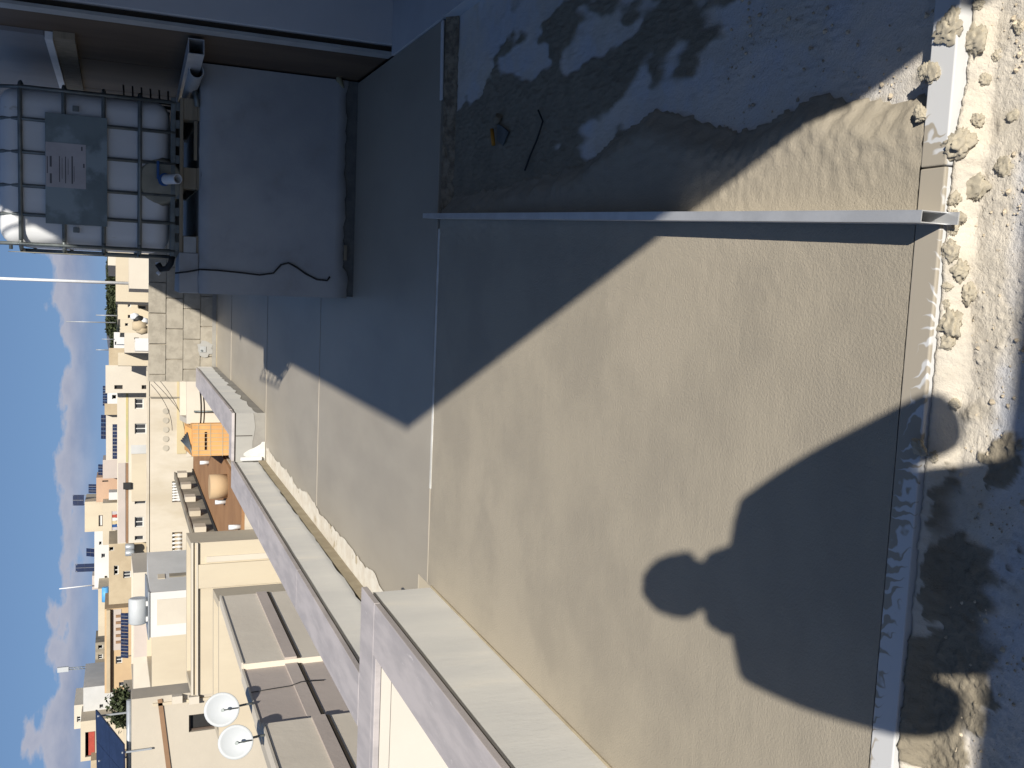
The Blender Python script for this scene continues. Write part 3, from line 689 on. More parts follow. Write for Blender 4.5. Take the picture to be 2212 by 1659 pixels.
for k, (x, y, r, fl) in enumerate(lumps):
    z = SLAB_Z if x > 2015 else -.02
    a, b = GAB(x, y, z + r * .4); b = min(b, BAR_N - .012) if z < -.03 else b
    o = bpy.data.objects.new('mortar_lump', protos[k % 7]); COL.objects.link(o)
    r *= .76; fl *= .8; o.location = W(a, b, z + ridge_h(a, b) + r * .16 * fl); o.scale = (r * random.uniform(.75, 1.15), r * random.uniform(.75, 1.15), r * fl); o.rotation_euler = (random.uniform(-.2, .2), random.uniform(-.2, .2), random.uniform(0, 6.28))
    tagd(o, 'lump of grey mortar fallen on the pale slab by the guide bar', 'mortar lump', 'mortar lumps by the guide bar')
# mortar spilled over the clean end of the bar
for k, (x, y, r, fl) in enumerate(((2040, 66, .030, .45), (2052, 40, .020, .5), (2010, 156, .022, .4), (1992, 152, .016, .6), (1985, 245, .016, .8))):
    a, b = GAB(x, y, .006); o = bpy.data.objects.new('mortar_lump', protos[(k + 3) % 7]); COL.objects.link(o)
    r *= .8; o.location = W(a, b, .001); o.scale = (r, r * 1.15, r * fl * .8); o.rotation_euler = (0, 0, k * 1.3)
    tagd(o, 'lump of mortar spilled on top of the clean end of the guide bar', 'mortar lump', 'mortar spilled on the guide bar')
# loose grit: nobody could count it
def grit():
    mb = MB(); rnd = random.Random(5)
    for k in range(6500):
        if k < 4800: a, b = rnd.uniform(-1.15, .95), rnd.uniform(.93, BAR_N - .004)
        else: a, b = rnd.uniform(.42, 1.0), rnd.uniform(BAR_F + .01, 2.3)
        if k >= 4800 and a < pour_edge(b): continue
        if rnd.random() > .25 + .75 * sstep(-.1, .35, fbm(a * 4, b * 4, 13)) : continue
        r = .0013 + .0062 * rnd.random() ** 5; i = len(mb.v); z = SLAB_Z + .002
        an = rnd.uniform(0, 6.28)
        for q in range(5):
            e = an + q * 1.2566; mb.v.append((a + r * rnd.uniform(.7, 1.3) * math.cos(e), b + r * rnd.uniform(.7, 1.3) * math.sin(e), z + r * rnd.uniform(.1, .5)))
        mb.v += [(a + r * rnd.uniform(-.3, .3), b, z + r * rnd.uniform(.9, 1.5)), (a, b, z - r * .6)]
        for q in range(5):
            n = (q + 1) % 5; mb.f += [(i + q, i + n, i + 5), (i + n, i + q, i + 6)]; mb.sm += [False, False]
    return mb
o = single('grit', grit(), 'pebble', 'loose pale grit scattered over the rough slab', 'grit', (0, 0, 0), kind='stuff')

# ================================================================== THE TOWN
BASE = -14.0
def facade(mb, x0, x1, z0, z1, y, wins, dp):
    xs = sorted({x0, x1, *[v for q in wins for v in q[:2]]}); zs = sorted({z0, z1, *[v for q in wins for v in q[2:4]]})
    for i in range(len(xs) - 1):
        for j in range(len(zs) - 1):
            mx, mz = (xs[i] + xs[i + 1]) / 2, (zs[j] + zs[j + 1]) / 2
            if any(q[0] < mx < q[1] and q[2] < mz < q[3] for q in wins): continue
            mb.quad((xs[i], y, zs[j]), (xs[i + 1], y, zs[j]), (xs[i + 1], y, zs[j + 1]), (xs[i], y, zs[j + 1]))
    for (a, b, c, d) in wins:
        mb.quad((a, y, c), (a, y, d), (a, y + dp, d), (a, y + dp, c)); mb.quad((b, y, c), (b, y + dp, c), (b, y + dp, d), (b, y, d))
        mb.quad((a, y, d), (b, y, d), (b, y + dp, d), (a, y + dp, d)); mb.quad((a, y, c), (a, y + dp, c), (b, y + dp, c), (b, y, c))
def shell(mb, x0, x1, y0, y1, z1, rim=.25, drop=.7):
    mb.quad((x1, y0, BASE), (x1, y1, BASE), (x1, y1, z1), (x1, y0, z1)); mb.quad((x0, y1, BASE), (x0, y0, BASE), (x0, y0, z1), (x0, y1, z1))
    mb.quad((x1, y1, BASE), (x0, y1, BASE), (x0, y1, z1), (x1, y1, z1))
    r = min(rim, (x1 - x0) / 4, (y1 - y0) / 4); X0, X1, Y0, Y1, Z = x0 + r, x1 - r, y0 + r, y1 - r, z1 - drop
    O = [(x0, y0), (x1, y0), (x1, y1), (x0, y1)]; I = [(X0, Y0), (X1, Y0), (X1, Y1), (X0, Y1)]
    for k in range(4):
        n = (k + 1) % 4
        mb.quad((*O[k], z1), (*O[n], z1), (*I[n], z1), (*I[k], z1)); mb.quad((*I[k], z1), (*I[n], z1), (*I[n], Z), (*I[k], Z))
    mb.quad(*[(*p, Z) for p in I])
def house(name, label, Y, xt, yl, yr, depth, mat, wins=(), group=None, cat='building', glass='glass', mull=True, coping=None, base=None):
    """front face at distance Y; xt = roof line, yl..yr = left and right ends, wins = (top, bottom, left, right) picture rows"""
    xm = xt + 25
    x0, x1 = AY(xm, yl, Y)[0], AY(xm, yr, Y)[0]; z1 = AY(xt, 1000, Y)[1]
    org = ((x0 + x1) / 2, Y + depth / 2, BASE)
    t = thing(name, label, cat, org, 'w', group); ws = []
    for (ta, tb, la, lb) in wins:
        ws.append((AY(ta, la, Y)[0], AY(ta, lb, Y)[0], AY(tb, la, Y)[1], AY(ta, la, Y)[1]))
    mb = MB(); facade(mb, x0, x1, BASE, z1, Y, ws, .28); shell(mb, x0, x1, Y, Y + depth, z1)
    part(t, 'wall', mb, mat)
    for (a, b, c, d) in ws:
        f = MB(); s = min(.07, (b - a) * .12)
        f.box(a, a + s, Y + .16, Y + .24, c, d).box(b - s, b, Y + .16, Y + .24, c, d).box(a + s, b - s, Y + .16, Y + .24, c, c + s).box(a + s, b - s, Y + .16, Y + .24, d - s, d)
        if mull and b - a > .5: f.box((a + b) / 2 - s / 2, (a + b) / 2 + s / 2, Y + .165, Y + .235, c + s, d - s)
        w_ = part(t, 'window', f, 'frame' if mull else 'glass_brown')
        part(t, 'pane', MB().quad((a, Y + .25, c), (b, Y + .25, c), (b, Y + .25, d), (a, Y + .25, d)), glass, parent=w_)
    if coping:
        part(t, 'coping', MB().box(x0 - .06, x1 + .06, Y - .08, Y + .32, z1 + .002, z1 + .10), coping)
    t.x0, t.x1, t.z1, t.Y = x0, x1, z1, Y
    return t
def panel_at(t, name, Y, xa, xb, ya, yb, mat, proud=.03, dp=.0):
    x0, x1 = AY((xa + xb) / 2, ya, Y)[0], AY((xa + xb) / 2, yb, Y)[0]; z0, z1 = AY(xb, ya, Y)[1], AY(xa, ya, Y)[1]
    return part(t, name, MB().box(x0, x1, Y - proud, Y + dp - .002, z0, z1), mat)
def solar(label, Y, xa, xb, ya, yb, n=1, tilt=30, rz=0, group=None):
    x0, x1 = AY((xa + xb) / 2, ya, Y)[0], AY((xa + xb) / 2, yb, Y)[0]; z0, z1 = AY(xb, ya, Y)[1], AY(xa, ya, Y)[1]
    t = thing('solar_panel', label, 'solar panel', ((x0 + x1) / 2, Y, z0), 'w', group); dy = (z1 - z0) / math.tan(R(tilt)) if tilt < 89 else .02
    for k in range(n):
        u0 = x0 + (x1 - x0) * k / n + .02; u1 = x0 + (x1 - x0) * (k + 1) / n - .02
        def P(u, v, e=0): return (u, Y + dy * v, z0 + (z1 - z0) * v + e)
        mb = MB(); mb.quad(P(u0, 0), P(u1, 0), P(u1, 1), P(u0, 1)); mb.quad(P(u0, 0, -.06), P(u0, 1, -.06), P(u1, 1, -.06), P(u1, 0, -.06))
        for a, b in (((u0, 0), (u1, 0)), ((u1, 0), (u1, 1)), ((u1, 1), (u0, 1)), ((u0, 1), (u0, 0))): mb.quad(P(*a, -.06), P(*b, -.06), P(*b), P(*a))
        q = part(t, 'panel', mb, 'solar')
        fr = MB(); fr.bar(P(u0, .5, .01), P(u1, .5, .01), .05, .01); fr.bar(P((u0 + u1) / 2, 0, .01), P((u0 + u1) / 2, 1, .01), .05, .01)
        part(t, 'cell_line', fr, 'solar_line', parent=q)
    part(t, 'frame_leg', MB().bar((x0 + .1, Y + dy, z1 - .05), (x0 + .1, Y + dy, z0 - .3), .06, .06).bar((x1 - .1, Y + dy, z1 - .05), (x1 - .1, Y + dy, z0 - .3), .06, .06), 'galv')
    return t
def mast(label, Y, y, xa, xb, r, mat='galv', cat='mast', lean=0, group=None):
    X, z0 = AY(xb, y, Y); z1 = AY(xa, y, Y)[1]
    return single('mast', MB().tube([(X, Y, z0), (X + lean * .5, Y, (z0 + z1) / 2), (X + lean, Y, z1)], [r, r, r * .9], 8), mat, label, cat, (X, Y, z0), 'w', group)

# ---- neighbour's lower walls beyond the light well, with two dishes
ZA = -1.4
t = thing('neighbour_house', 'beige neighbouring house with a recessed bay and a string course', 'building', (-11, 22, BASE))
part(t, 'wall', MB().box(-9.70, -9.42, 23.0, 28.2, BASE, ZA), 'beige_lt'); part(t, 'wall', MB().box(-9.84, -9.56, 19.6, 22.99, BASE, ZA), 'beige_shaded'); part(t, 'wall', MB().box(-9.64, -9.36, 11.0, 19.59, BASE, ZA - .02), 'beige_lt'); part(t, 'roof', MB().box(-13.5, -9.86, 11.0, 28.2, BASE, ZA - 1.0), 'roof_grey')  # middle stretch is darker: the recessed bay's shade is put into its colour
for (b0, b1, a) in ((23.02, 28.18, -9.42), (19.61, 22.98, -9.56), (11.0, 19.57, -9.36)):
    part(t, 'string_course', MB().box(a, a + .05, b0, b1, ZA - 1.27, ZA - .98), 'beige_shaded'); part(t, 'painted_course_shadow', MB().box(a, a + .03, b0, b1, ZA - 1.36, ZA - 1.272), 'gap_and_shade')  # the black-brown strip paints the shadow below the course
    part(t, 'coping', MB().box(a - .26, a + .035, b0, b1, ZA + .002, ZA + .05), 'cream_lt')
house('cream_house', 'bright cream wall rising behind the beige house with the dishes', 31, 473, 1600, 1297, 2, 'cream')
def dish(x, y, label, Y):
    X, Z = AY(x, y, Y); t = thing('satellite_dish', label, 'satellite dish', (X, Y, Z - .9), 'w', 'satellite dishes on the neighbour house'); rr = 36 * (Y * CP - (Z - CAM_Z) * SP) / F_PX
    nrm = Vector((.25, -.95, .22)).normalized(); u = nrm.cross(Vector((0, 0, 1))).normalized(); v = u.cross(nrm); mb = MB(); rings, seg = 6, 28
    c = Vector((X, Y, Z)); mb.v.append(tuple(c - nrm * rr * .22))
    for i in range(1, rings + 1):
        q = i / rings
        for k in range(seg):
            an = 2 * math.pi * k / seg; mb.v.append(tuple(c + (u * math.cos(an) + v * math.sin(an) * 1.04) * rr * q - nrm * rr * .22 * (1 - q * q)))
    for k in range(seg): mb.f.append((0, 1 + k, 1 + (k + 1) % seg)); mb.sm.append(True)
    for i in range(rings - 1):
        for k in range(seg):
            a, b = 1 + i * seg + k, 1 + i * seg + (k + 1) % seg; mb.f.append((a, a + seg, b + seg, b)); mb.sm.append(True)
    o = part(t, 'reflector', mb, 'dish'); sd = o.modifiers.new('solid', 'SOLIDIFY'); sd.thickness = .015
    tip = c + nrm * rr * .75 - v * rr * .15
    part(t, 'feed_arm', MB().tube([c - v * rr * .98, tip], .014, 6), 'steel')
    part(t, 'receiver', MB().tube([tip + nrm * .03, tip - nrm * .07], .035, 10), 'steel')
    part(t, 'mount', MB().tube([c - nrm * rr * .24, c - nrm * rr * .45 - v * rr * .2, Vector((X - .02, Y + .22, Z - rr * 1.5)), Vector((X - .02, Y + .22, ZA + .05))], .024, 8), 'steel')
b_ = W(-9.9, 22.4); dish(479, 1533, 'white satellite dish mounted beside the window of the beige house', 21.6)
dish(509, 1603, 'white satellite dish with small bolt holes, second from the dark window', 19.8)
t = thing('wall_cable', 'thin cable sagging across the recessed bay of the beige house', 'cable', (-9.9, 21, ZA))
part(t, 'cable', MB().tube([W(-9.98, 20.6, ZA), W(-9.97, 20.62, ZA - .5), W(-9.96, 20.7, ZA - .9), W(-9.8, 20.7, ZA - 1.2), W(-9.96, 20.9, ZA - 1.6)] if False else [(-9.53, 21.6, ZA), (-9.53, 21.66, ZA - .5), (-9.53, 21.7, ZA - .9), (-9.46, 21.7, ZA - 1.15), (-9.53, 21.8, ZA - 1.7)], .012, 5), 'black')

# ---- cream house with the white roof room
n1 = house('cream_house', 'cream house front with a cornice and a barred window under the white roof room', 36.5, 413, 1500, 1172, 2.6, 'cream', [(541, 598, 1283, 1266)])
for k, (xa, xb) in enumerate(((413, 417), (424, 427))): panel_at(n1, 'cornice', 36.5, xa, xb, 1500, 1172, 'cream_lt', proud=.10 + .04 * k)
panel_at(n1, 'pilaster', 36.5, 428, 640, 1262, 1212, 'cream', proud=.12); panel_at(n1, 'panel_moulding', 36.5, 446, 640, 1208, 1196, 'cream_lt', proud=.06)
x0, x1 = AY(370, 1373, 48)[0], AY(370, 1277, 48)[0]; zt, zb = AY(323, 1300, 48)[1], AY(414, 1300, 48)[1]
t = thing('roof_room', 'white roof room with shade-tinted side wall below the white cylinder', 'roof room', ((x0 + x1) / 2, 50, zb), 'w')
ob = part(t, 'room', MB().box(x0, x1, 48, 52.6, zb - .4, zt), 'town_white')
part(t, 'side_wall', MB().poly([(x1 + .01, 48.02), (x1 + 1.15, 52.55), (x1 + .01, 52.55)], zb - .4, zt - .02), 'town_grey')  # same white room; the weaker sun on this side is painted in as grey
part(t, 'roof_slab', MB().box(x0 - .08, x1 + .05, 47.93, 52.7, zt + .002, zt + .07), 'galv')
part(t, 'door_panel', MB().box(x0 + .55, x1 - .35, 47.95, 47.998, zb, zb + 1.55), 'cream_lt')
part(t, 'wall_vent', MB().bar((x1 + .42, 49.6, zt - .42), (x1 + .42, 49.6, zt - .75), .5, .05, up=(-1, .25, 0)), 'cream_old')
part(t, 'wall_vent', MB().bar((x1 + .44, 49.62, zt - .95), (x1 + .44, 49.62, zt - 1.9), .35, .06, up=(-1, .25, 0)), 'stone_grey')
X, Z = AY(303, 1319, 48.6)
t = thing('water_cylinder', 'fat white water cylinder lying on blocks on the white roof room', 'water tank', (X, 48.6, zt), 'w')
hl = 28 / F_PX * 45; part(t, 'drum', MB().tube([(X - hl, 48.6, Z + .1), (X - hl + .06, 48.6, Z + .1), (X + hl - .06, 48.6, Z + .1), (X + hl, 48.6, Z + .1)], [.34, .42, .42, .36], 24), 'dish')
for s in (-1, 1): part(t, 'support_block', MB().box(X + s * .36 - .11, X + s * .36 + .11, 48.3, 48.9, zt + .07, Z - .24), 'town_white')
# ---- cream walls left of it
house('cream_house', 'plain cream wall stepping down to the left of the white roof room', 52, 328, 1512, 1369, 8, 'cream')
house('cream_house', 'long low cream roof wall behind the white cylinder', 60, 288, 1508, 1236, 7, 'cream_lt')
t = thing('roof_patch_wall', 'grey-brown rendered stretch of wall beside the white cylinder', 'wall', (AY(300, 1385, 59.9)[0], 59.9, AY(326, 1385, 59.9)[1]), 'w'); panel_at(t, 'render_panel', 59.9, 290, 326, 1418, 1350, 'pinkish', proud=.05)
# ---- house with dark window under the big solar panels
g = house('beige_house', 'beige house with a dark deep window behind the satellite dishes', 38, 284, 1760, 1508, 1.3, 'beige', [(408, 470, 1582, 1545)], glass='black', mull=False)
part(g, 'roof_band', MB().bar((*(AY(345, 1510, 38)[0],), 37.96, AY(345, 1510, 38)[1]), (AY(368, 1690, 38)[0], 37.96, AY(368, 1690, 38)[1]), .06, .16), 'band_brown')
for (x, y) in ((382, 1512), (418, 1513)):
    X, Z = AY(x, y, 38); part(g, 'bracket_stone', MB().box(X - .05, X + .22, 37.7, 37.998, Z - .18, Z + .18), 'cream_lt')
panel_at(g, 'corner_strip', 38, 330, 520, 1514, 1508, 'cream', proud=.07)
t = thing('solar_panel', 'large dark blue solar panels tilted on a galvanised frame on the beige house', 'solar panel', (AY(268, 1610, 38)[0], 39.5, AY(270, 1610, 38)[1]), 'w')
def S3(x, y, Y): X, Z = AY(x, y, Y); return Vector((X, Y, Z))
qa, qb, qc, qd = S3(208, 1533, 41), S3(268, 1608, 37.8), S3(272, 1800, 37.8), S3(212, 1740, 41)
nn = (qb - qa).cross(qd - qa).normalized() * .03
for (u0, u1) in ((0, .32), (.325, .65), (.655, 1)):
    for (v0, v1) in ((0, .495), (.505, 1)):
        def P(u, v): return qa.lerp(qd, u).lerp(qb.lerp(qc, u), v)
        c4 = [P(u0, v0), P(u1, v0), P(u1, v1), P(u0, v1)]; mb = MB(); mb.quad(*[p + nn for p in c4]); mb.quad(*[p - nn for p in c4][::-1])
        for k in range(4): mb.quad(c4[k] + nn, c4[k] - nn, c4[(k + 1) % 4] - nn, c4[(k + 1) % 4] + nn)
        part(t, 'panel', mb, 'solar')
zr = AY(284, 1600, 38)[1]
for u, v in ((.03, .1), (.5, .1), (.95, .1), (.1, .97), (.6, .97)):
    p = P(u, v) - nn * 2; part(t, 'frame_leg', MB().bar(p, (p.x, p.y, zr - .7), .06, .06), 'galv')
part(t, 'rail', MB().bar(P(0, .5) + nn * .4, P(1, .5) + nn * .4, .05, .05), 'solar_line')
single('roof_pipe', MB().tube([S3(279, 1512, 38.3), S3(279, 1760, 38.3)], .10, 10), 'galv', 'grey pipe along the roof edge under the solar panels', 'pipe', tuple(S3(279, 1512, 38.3)), 'w')
# ---- brown roofed house
ZR = -3.2
A0, B0 = GAB(471, 1162, ZR); A1, B1 = GAB(418, 1017, ZR)
t = thing('brown_roof_house', 'old house with brown roof floor and a stained grey parapet with stone piers', 'building', (A0 + 3, B0 + 6, BASE))
part(t, 'body', MB().box(A0 - .3, A0 + 4.35, B0 - 9, B1 + .6, BASE, ZR - .12), 'cream_old')
part(t, 'roof_floor', MB().box(A0 + .02, A0 + 4.3, B0 - 9, B1 + .3, ZR - .119, ZR), 'roof_brown')
part(t, 'side_parapet', MB().box(A0 - .3, A0, B0 - 2.0, B1 + .6, ZR - .118, ZR + 1.05), 'stone_grey')
part(t, 'parapet_coping', MB().box(A0 - .38, A0 + .05, B0 - 2.0, B1 + .6, ZR + 1.052, ZR + 1.13), 'stone_grey')
for k in range(5):
    b = B0 + 1.2 + k * (B1 - B0 - 1.5) / 4.2; part(t, 'stone_pier', MB().box(A0 + .001, A0 + .28, b, b + .75, ZR + .45, ZR + 1.0), 'cream_old')
for q in (.16, .30): part(t, 'roof_pipe', MB().tube([(A0 + q, B0 - 2, ZR + .05), (A0 + q, B1, ZR + .05)], .05, 6), 'black')
for k, (x, y) in enumerate(((519, 1138), (487, 1084), (451, 999))):
    a, b = GAB(x, y, ZR); part(t, 'vent_pipe', MB().tube([(a, b, ZR), (a, b, ZR + .45)], .10, 10), 'white_paint')
a, b = GAB(490, 1050, ZR); part(t, 'stone_drum', MB().tube([(a, b, ZR), (a, b, ZR + .75)], .55, 16), 'orange_wall')
og = house('orange_house', 'orange tiled house front beside the brown roof', 45, 415, 985, 915, 5, 'roof_orange', [(442, 448, 972, 933)], glass='tanstone', mull=False)
for k in range(8): panel_at(og, 'tile_seam', 45, 417, 520, 981.5 - k * 9, 980.3 - k * 9, 'tanstone', proud=.02)
for k in range(3): panel_at(og, 'tile_seam', 45, 428 + k * 26, 429.2 + k * 26, 985, 915, 'tanstone', proud=.025)
house('pale_house', 'pale wall between the orange house and the block wall', 46, 403, 915, 780, 5, 'cream_lt')
t = thing('pole_heap', 'heap of dark poles leaning on top of the orange house', 'poles', tuple(S3(416, 955, 45.4)), 'w')
for k in range(5): part(t, 'pole', MB().tube([S3(416 - k, 984 - 3 * k, 45.3 + k * .2), S3(404 - k * 3, 935 + 4 * k, 46.5 + k * .3)], .045, 6), 'steel')
# ---- the old blank wall and the long cream house above it
e1 = house('old_wall_house', 'tall old stained cream wall below the long cream house', 69, 322, 1216, 790, 6, 'cream_old', [(372, 394, 1085, 1040), (372, 394, 1216 - 2, 1150)], glass='tanstone', mull=False, coping='cream_old')
panel_at(e1, 'yellow_band', 69, 382, 402, 980, 820, 'yellow_band', proud=.08); panel_at(e1, 'pale_plinth', 69, 403, 520, 985, 800, 'cream_lt', proud=.05)
for (ya, yb) in ((1083, 1042), (1212, 1152)):
    for k in range(7):
        y = ya + (yb - ya) * (k + .5) / 7; X, Z = AY(383, y, 69); part(e1, 'baluster', MB().tube([(X, 69.1, Z - .36), (X, 69.1, Z - .1), (X, 69.1, Z + .1), (X, 69.1, Z + .36)], [.06, .12, .06, .1], 8), 'town_white')
for k in range(5):
    y = 888 + k * 20; X, Z = AY(358, y, 69); part(e1, 'wall_ornament', MB().tube([(X, 69, Z), (X, 68.94, Z)], .2, 14), 'cream_stain')
single('drain_pipe', MB().tube([S3(322, 858, 68.8), S3(470, 858, 68.8)], .045, 6), 'stone_grey', 'long thin drain pipe down the old stained wall', 'pipe', tuple(S3(470, 858, 68.8)), 'w')
single('drain_pipe', MB().tube([S3(419, 889, 45.9), S3(480, 889, 45.9)], .05, 6), 'steel', 'short dark drain pipe on the pale wall beside the orange house', 'pipe', tuple(S3(480, 889, 45.9)), 'w')
d1 = house('long_house', 'long low cream house with square dark windows and a brown roof band', 85, 254, 1173, 848, 9, 'cream_lt', [(291, 310, 883, 861), (291, 316, 937, 915), (291, 315, 1089, 1083), (291, 310, 1139, 1117), (291, 310, 1167, 1158)])
panel_at(d1, 'green_band', 85, 272, 277, 999, 848, 'band_green'); panel_at(d1, 'brown_band', 85, 272, 277, 1173, 1000, 'band_brown')
panel_at(d1, 'pink_upper_wall', 85, 255, 271, 1172, 1000, 'pinkish', proud=.05); panel_at(d1, 'grey_patch', 85, 283, 321, 980, 961, 'town_grey', proud=.06); panel_at(d1, 'wall_box', 85, 266, 283, 1056, 1042, 'black', proud=.35)
panel_at(d1, 'cream_panel', 85, 284, 322, 1082, 980.5, 'cream', proud=.10)
house('tall_house', 'tall plain cream house with two slit windows next to the long house', 83.5, 228, 849, 789, 2.5, 'cream_lt', [(247, 265, 840.5, 832), (306, 317, 840.5, 832)], glass='black', mull=False)
house('small_house', 'tan stone house rising behind the plain cream gable', 96, 235, 790, 752, 8, 'tanstone')
house('small_house', 'plain cream gable house above the block wall', 80, 255, 790, 762, 2, 'cream')
house('small_house', 'flat white house in front of the grey hill', 120, 246, 754, 718, 8, 'town_white', [(248, 252, 744, 738)])
house('small_house', 'cream house behind the white shed', 78, 269, 762, 719, 2, 'cream_lt', [(290, 300, 733, 729)])
house('roof_shed', 'small white shed on a roof above the block wall', 72, 292, 758, 731, 1.5, 'town_white', cat='shed')
house('small_house', 'sandy house with stepped roof behind the bare mast', 84, 260, 719, 689, 8, 'cream', [(270, 277, 704, 698)], glass='tanstone')
house('small_house', 'sandy flats with four dark windows beside the white house', 88, 255, 690, 641, 9, 'cream', [(276, 283, 663, 646), (276, 283, 687, 680), (299, 315, 667, 660), (299, 315, 640.5 + 2, 641.5 + .2)][:3], glass='glass')
house('small_house', 'low sandy house with dark terrace window', 80, 282, 641, 622, 7, 'cream', [(300, 313, 637, 628)])
house('white_house', 'white house wall behind the block wall beside the tank', 42, 279, 624, 470, 1.6, 'cream_lt')
house('white_house', 'cream upper storey of the white house beside the tank', 46, 250, 652, 470, 1.6, 'cream')
house('white_house', 'taller cream block at the back of the white house', 50, 233, 574, 470, 5, 'cream_lt')
mast('tall white pole standing on the white house roof', 43.5, 612, -60, 279, .065, 'white_paint', 'pole')
mast('bare thin mast with knob behind the sandy house', 90, 697, 142, 250, .05)
mast('short thin aerial mast near the sandy flats', 90, 682, 207, 258, .05); mast('thin aerial mast above the white flat house', 100, 756, 207, 236, .05); mast('tiny aerial mast above the grey hill house', 118, 733, 220, 248, .05)
t = thing('roof_clutter', 'heap of tan and dark pots on the sandy roof', 'pots', tuple(S3(318, 700, 76)), 'w')
for k, (x, y, r, m_) in enumerate(((298, 690, .35, 'black'), (300, 704, .5, 'tanstone'), (306, 712, .4, 'tanstone'), (310, 694, .3, 'white_paint'), (290, 684, .3, 'white_paint'))):
    p = S3(x, y, 76); part(t, 'pot', MB().tube([p - Vector((0, 0, r)), p, p + Vector((0, 0, r * .9))], [r * .7, r, r * .6], 10), m_)
# ---- rear rows of houses on the left
house('panel_house', 'cream roof house carrying rows of solar panels', 98, 229, 993, 896, 8, 'cream_lt')
house('small_house', 'brown and cream roof house between two solar arrays', 97, 226, 896, 872, 6, 'tanstone'); house('small_house', 'low white roof house with dark terrace door', 97, 232, 872, 848, 6, 'town_white', [(242, 252, 862, 853)], glass='glass_brown')
solar('row of five solar panels leaning on the cream roof house', 95, 243, 252.5, 992, 916, 5, 60, group='solar arrays of the roof houses'); solar('single wide solar array on top of the cream roof house', 99, 218, 229, 949, 896, 3, 40); solar('wide solar array beside the tall plain house', 99, 222, 231, 877, 833, 4, 40)
house('small_house', 'pinkish roof house beside the peach house', 104, 222, 1033, 993, 7, 'pinkish'); house('peach_house', 'peach coloured house topped with solar panels', 108, 208, 1084, 1031, 7, 'peach', [(221, 234, 1041, 1038)], glass='black', mull=False)
house('small_house', 'white roof cabin in front of the peach house', 104, 235, 1079, 1063, 3, 'town_white', cat='cabin')
house('tall_house', 'tall cream house with one bright window and roof solar panel', 112, 183, 1148, 1083, 8, 'cream', [(213, 222, 1137, 1113)], glass='town_white', mull=False)
house('small_house', 'cream house with laundry hanging on its terrace', 104, 222, 1176, 1086, 7, 'cream', [(236, 253, 1168, 1148)], glass='glass_brown')
t = thing('laundry', 'coloured laundry hanging on a terrace line', 'laundry', tuple(S3(253, 1125, 103.5)), 'w'); part(t, 'line', MB().tube([S3(242, 1146, 103.5), S3(242, 1104, 103.5)], .02, 4), 'black')
for k, (y, m_) in enumerate(((1108, 'paper'), (1115, 'red'), (1122, 'town_white'), (1129, 'yellow_band'), (1136, 'blue'), (1142, 'paper'))):
    p = S3(242, y, 103.5); part(t, 'cloth', MB().box(p.x - .14, p.x + .14, 103.47, 103.5, p.z - .5, p.z - .02), m_)
house('white_flats', 'white block of flats with small dark windows', 118, 204, 1268, 1142, 9, 'town_white', [(214, 220, 1177, 1170), (219, 228, 1205, 1196), (226, 233, 1252, 1244)])
house('small_house', 'pink roof house behind the white flats', 122, 199, 1272, 1242, 6, 'pinkish')
solar('solar panel turned up on a pole above the tall cream house', 114, 157, 180, 1093, 1069, 1, 70); solar('two dark solar panels on the peach house roof', 110, 191, 208, 1066, 1046, 2, 60); solar('dark solar panel on the roof of the white flats beside the aerial', 120, 163, 204, 1236, 1218, 1, 80)
solar('narrow solar panel over the pinkish roof house', 106, 212, 222, 1027, 1003, 2, 50); solar('water heater panel tilted above the white flats', 119, 186, 205, 1204, 1186, 1, 45)
house('tan_house', 'tan house with barred window left of the long house', 90, 235, 1304, 1174, 8, 'tanstone', [(266, 283, 1249, 1234), (246, 256, 1242, 1222), (236, 246, 1190, 1182)])
for k, y in enumerate((1181, 1194)):
    p = S3(280, y, 89); single('roof_barrel', MB().tube([(p.x, 89, p.z - .38), (p.x, 89, p.z - .3), (p.x, 89, p.z + .3), (p.x, 89, p.z + .36)], [.26, .29, .29, .2], 12), 'galv', 'grey roof barrel standing on the tan house', 'barrel', (p.x, 89, p.z - .38), 'w', 'grey barrels on the tan house')
house('cream_house', 'cream parapet house behind the blue tank', 112, 212, 1372, 1270, 8, 'cream'); p = S3(228, 1284, 108); single('roof_tank', MB().tube([p - Vector((.75, 0, 0)), p + Vector((.75, 0, 0))], .36, 12), 'tank_blue', 'bright blue roof tank on the cream house', 'water tank', tuple(p), 'w')
f4 = house('brown_band_house', 'orange house with long brown balcony band and small windows', 100, 226, 1495, 1314, 8, 'orange_wall', [(250, 264, 1434, 1418), (257, 269, 1483, 1474)]); panel_at(f4, 'balcony_band', 100, 230, 238, 1494, 1316, 'tanstone', proud=.5); panel_at(f4, 'brown_stripe', 100, 239, 243, 1494, 1316, 'band_brown', proud=.1); panel_at(f4, 'shaded_loggia', 100, 244, 262, 1404, 1316, 'pinkish', proud=.05)
for k in range(5):
    panel_at(f4, 'column', 100, 250, 262, 1330 + k * 14 + 2.5, 1330 + k * 14 - 2.5, 'band_brown', proud=.3)
solar('long row of seven dark solar panels before the orange house', 92, 261, 276, 1423, 1325, 7, 55)
house('dark_shed', 'dark roof shed beside the lattice aerial', 124, 206, 1432, 1386, 6, 'stone_grey', [(212, 222, 1424, 1414), (212, 222, 1402, 1394)], cat='shed'); house('cream_house', 'low cream house behind the lattice aerial', 122, 205, 1496, 1432, 6, 'cream')
p0, p1 = S3(208, 1440, 126), S3(126, 1447, 126); t = thing('lattice_aerial', 'lattice aerial with a white box at its top', 'aerial', tuple(p0), 'w')
for s in (-.15, .15): part(t, 'upright', MB().tube([p0 + Vector((s, 0, 0)), p1 + Vector((s * .6, 0, -1.0))], .05, 5), 'steel')
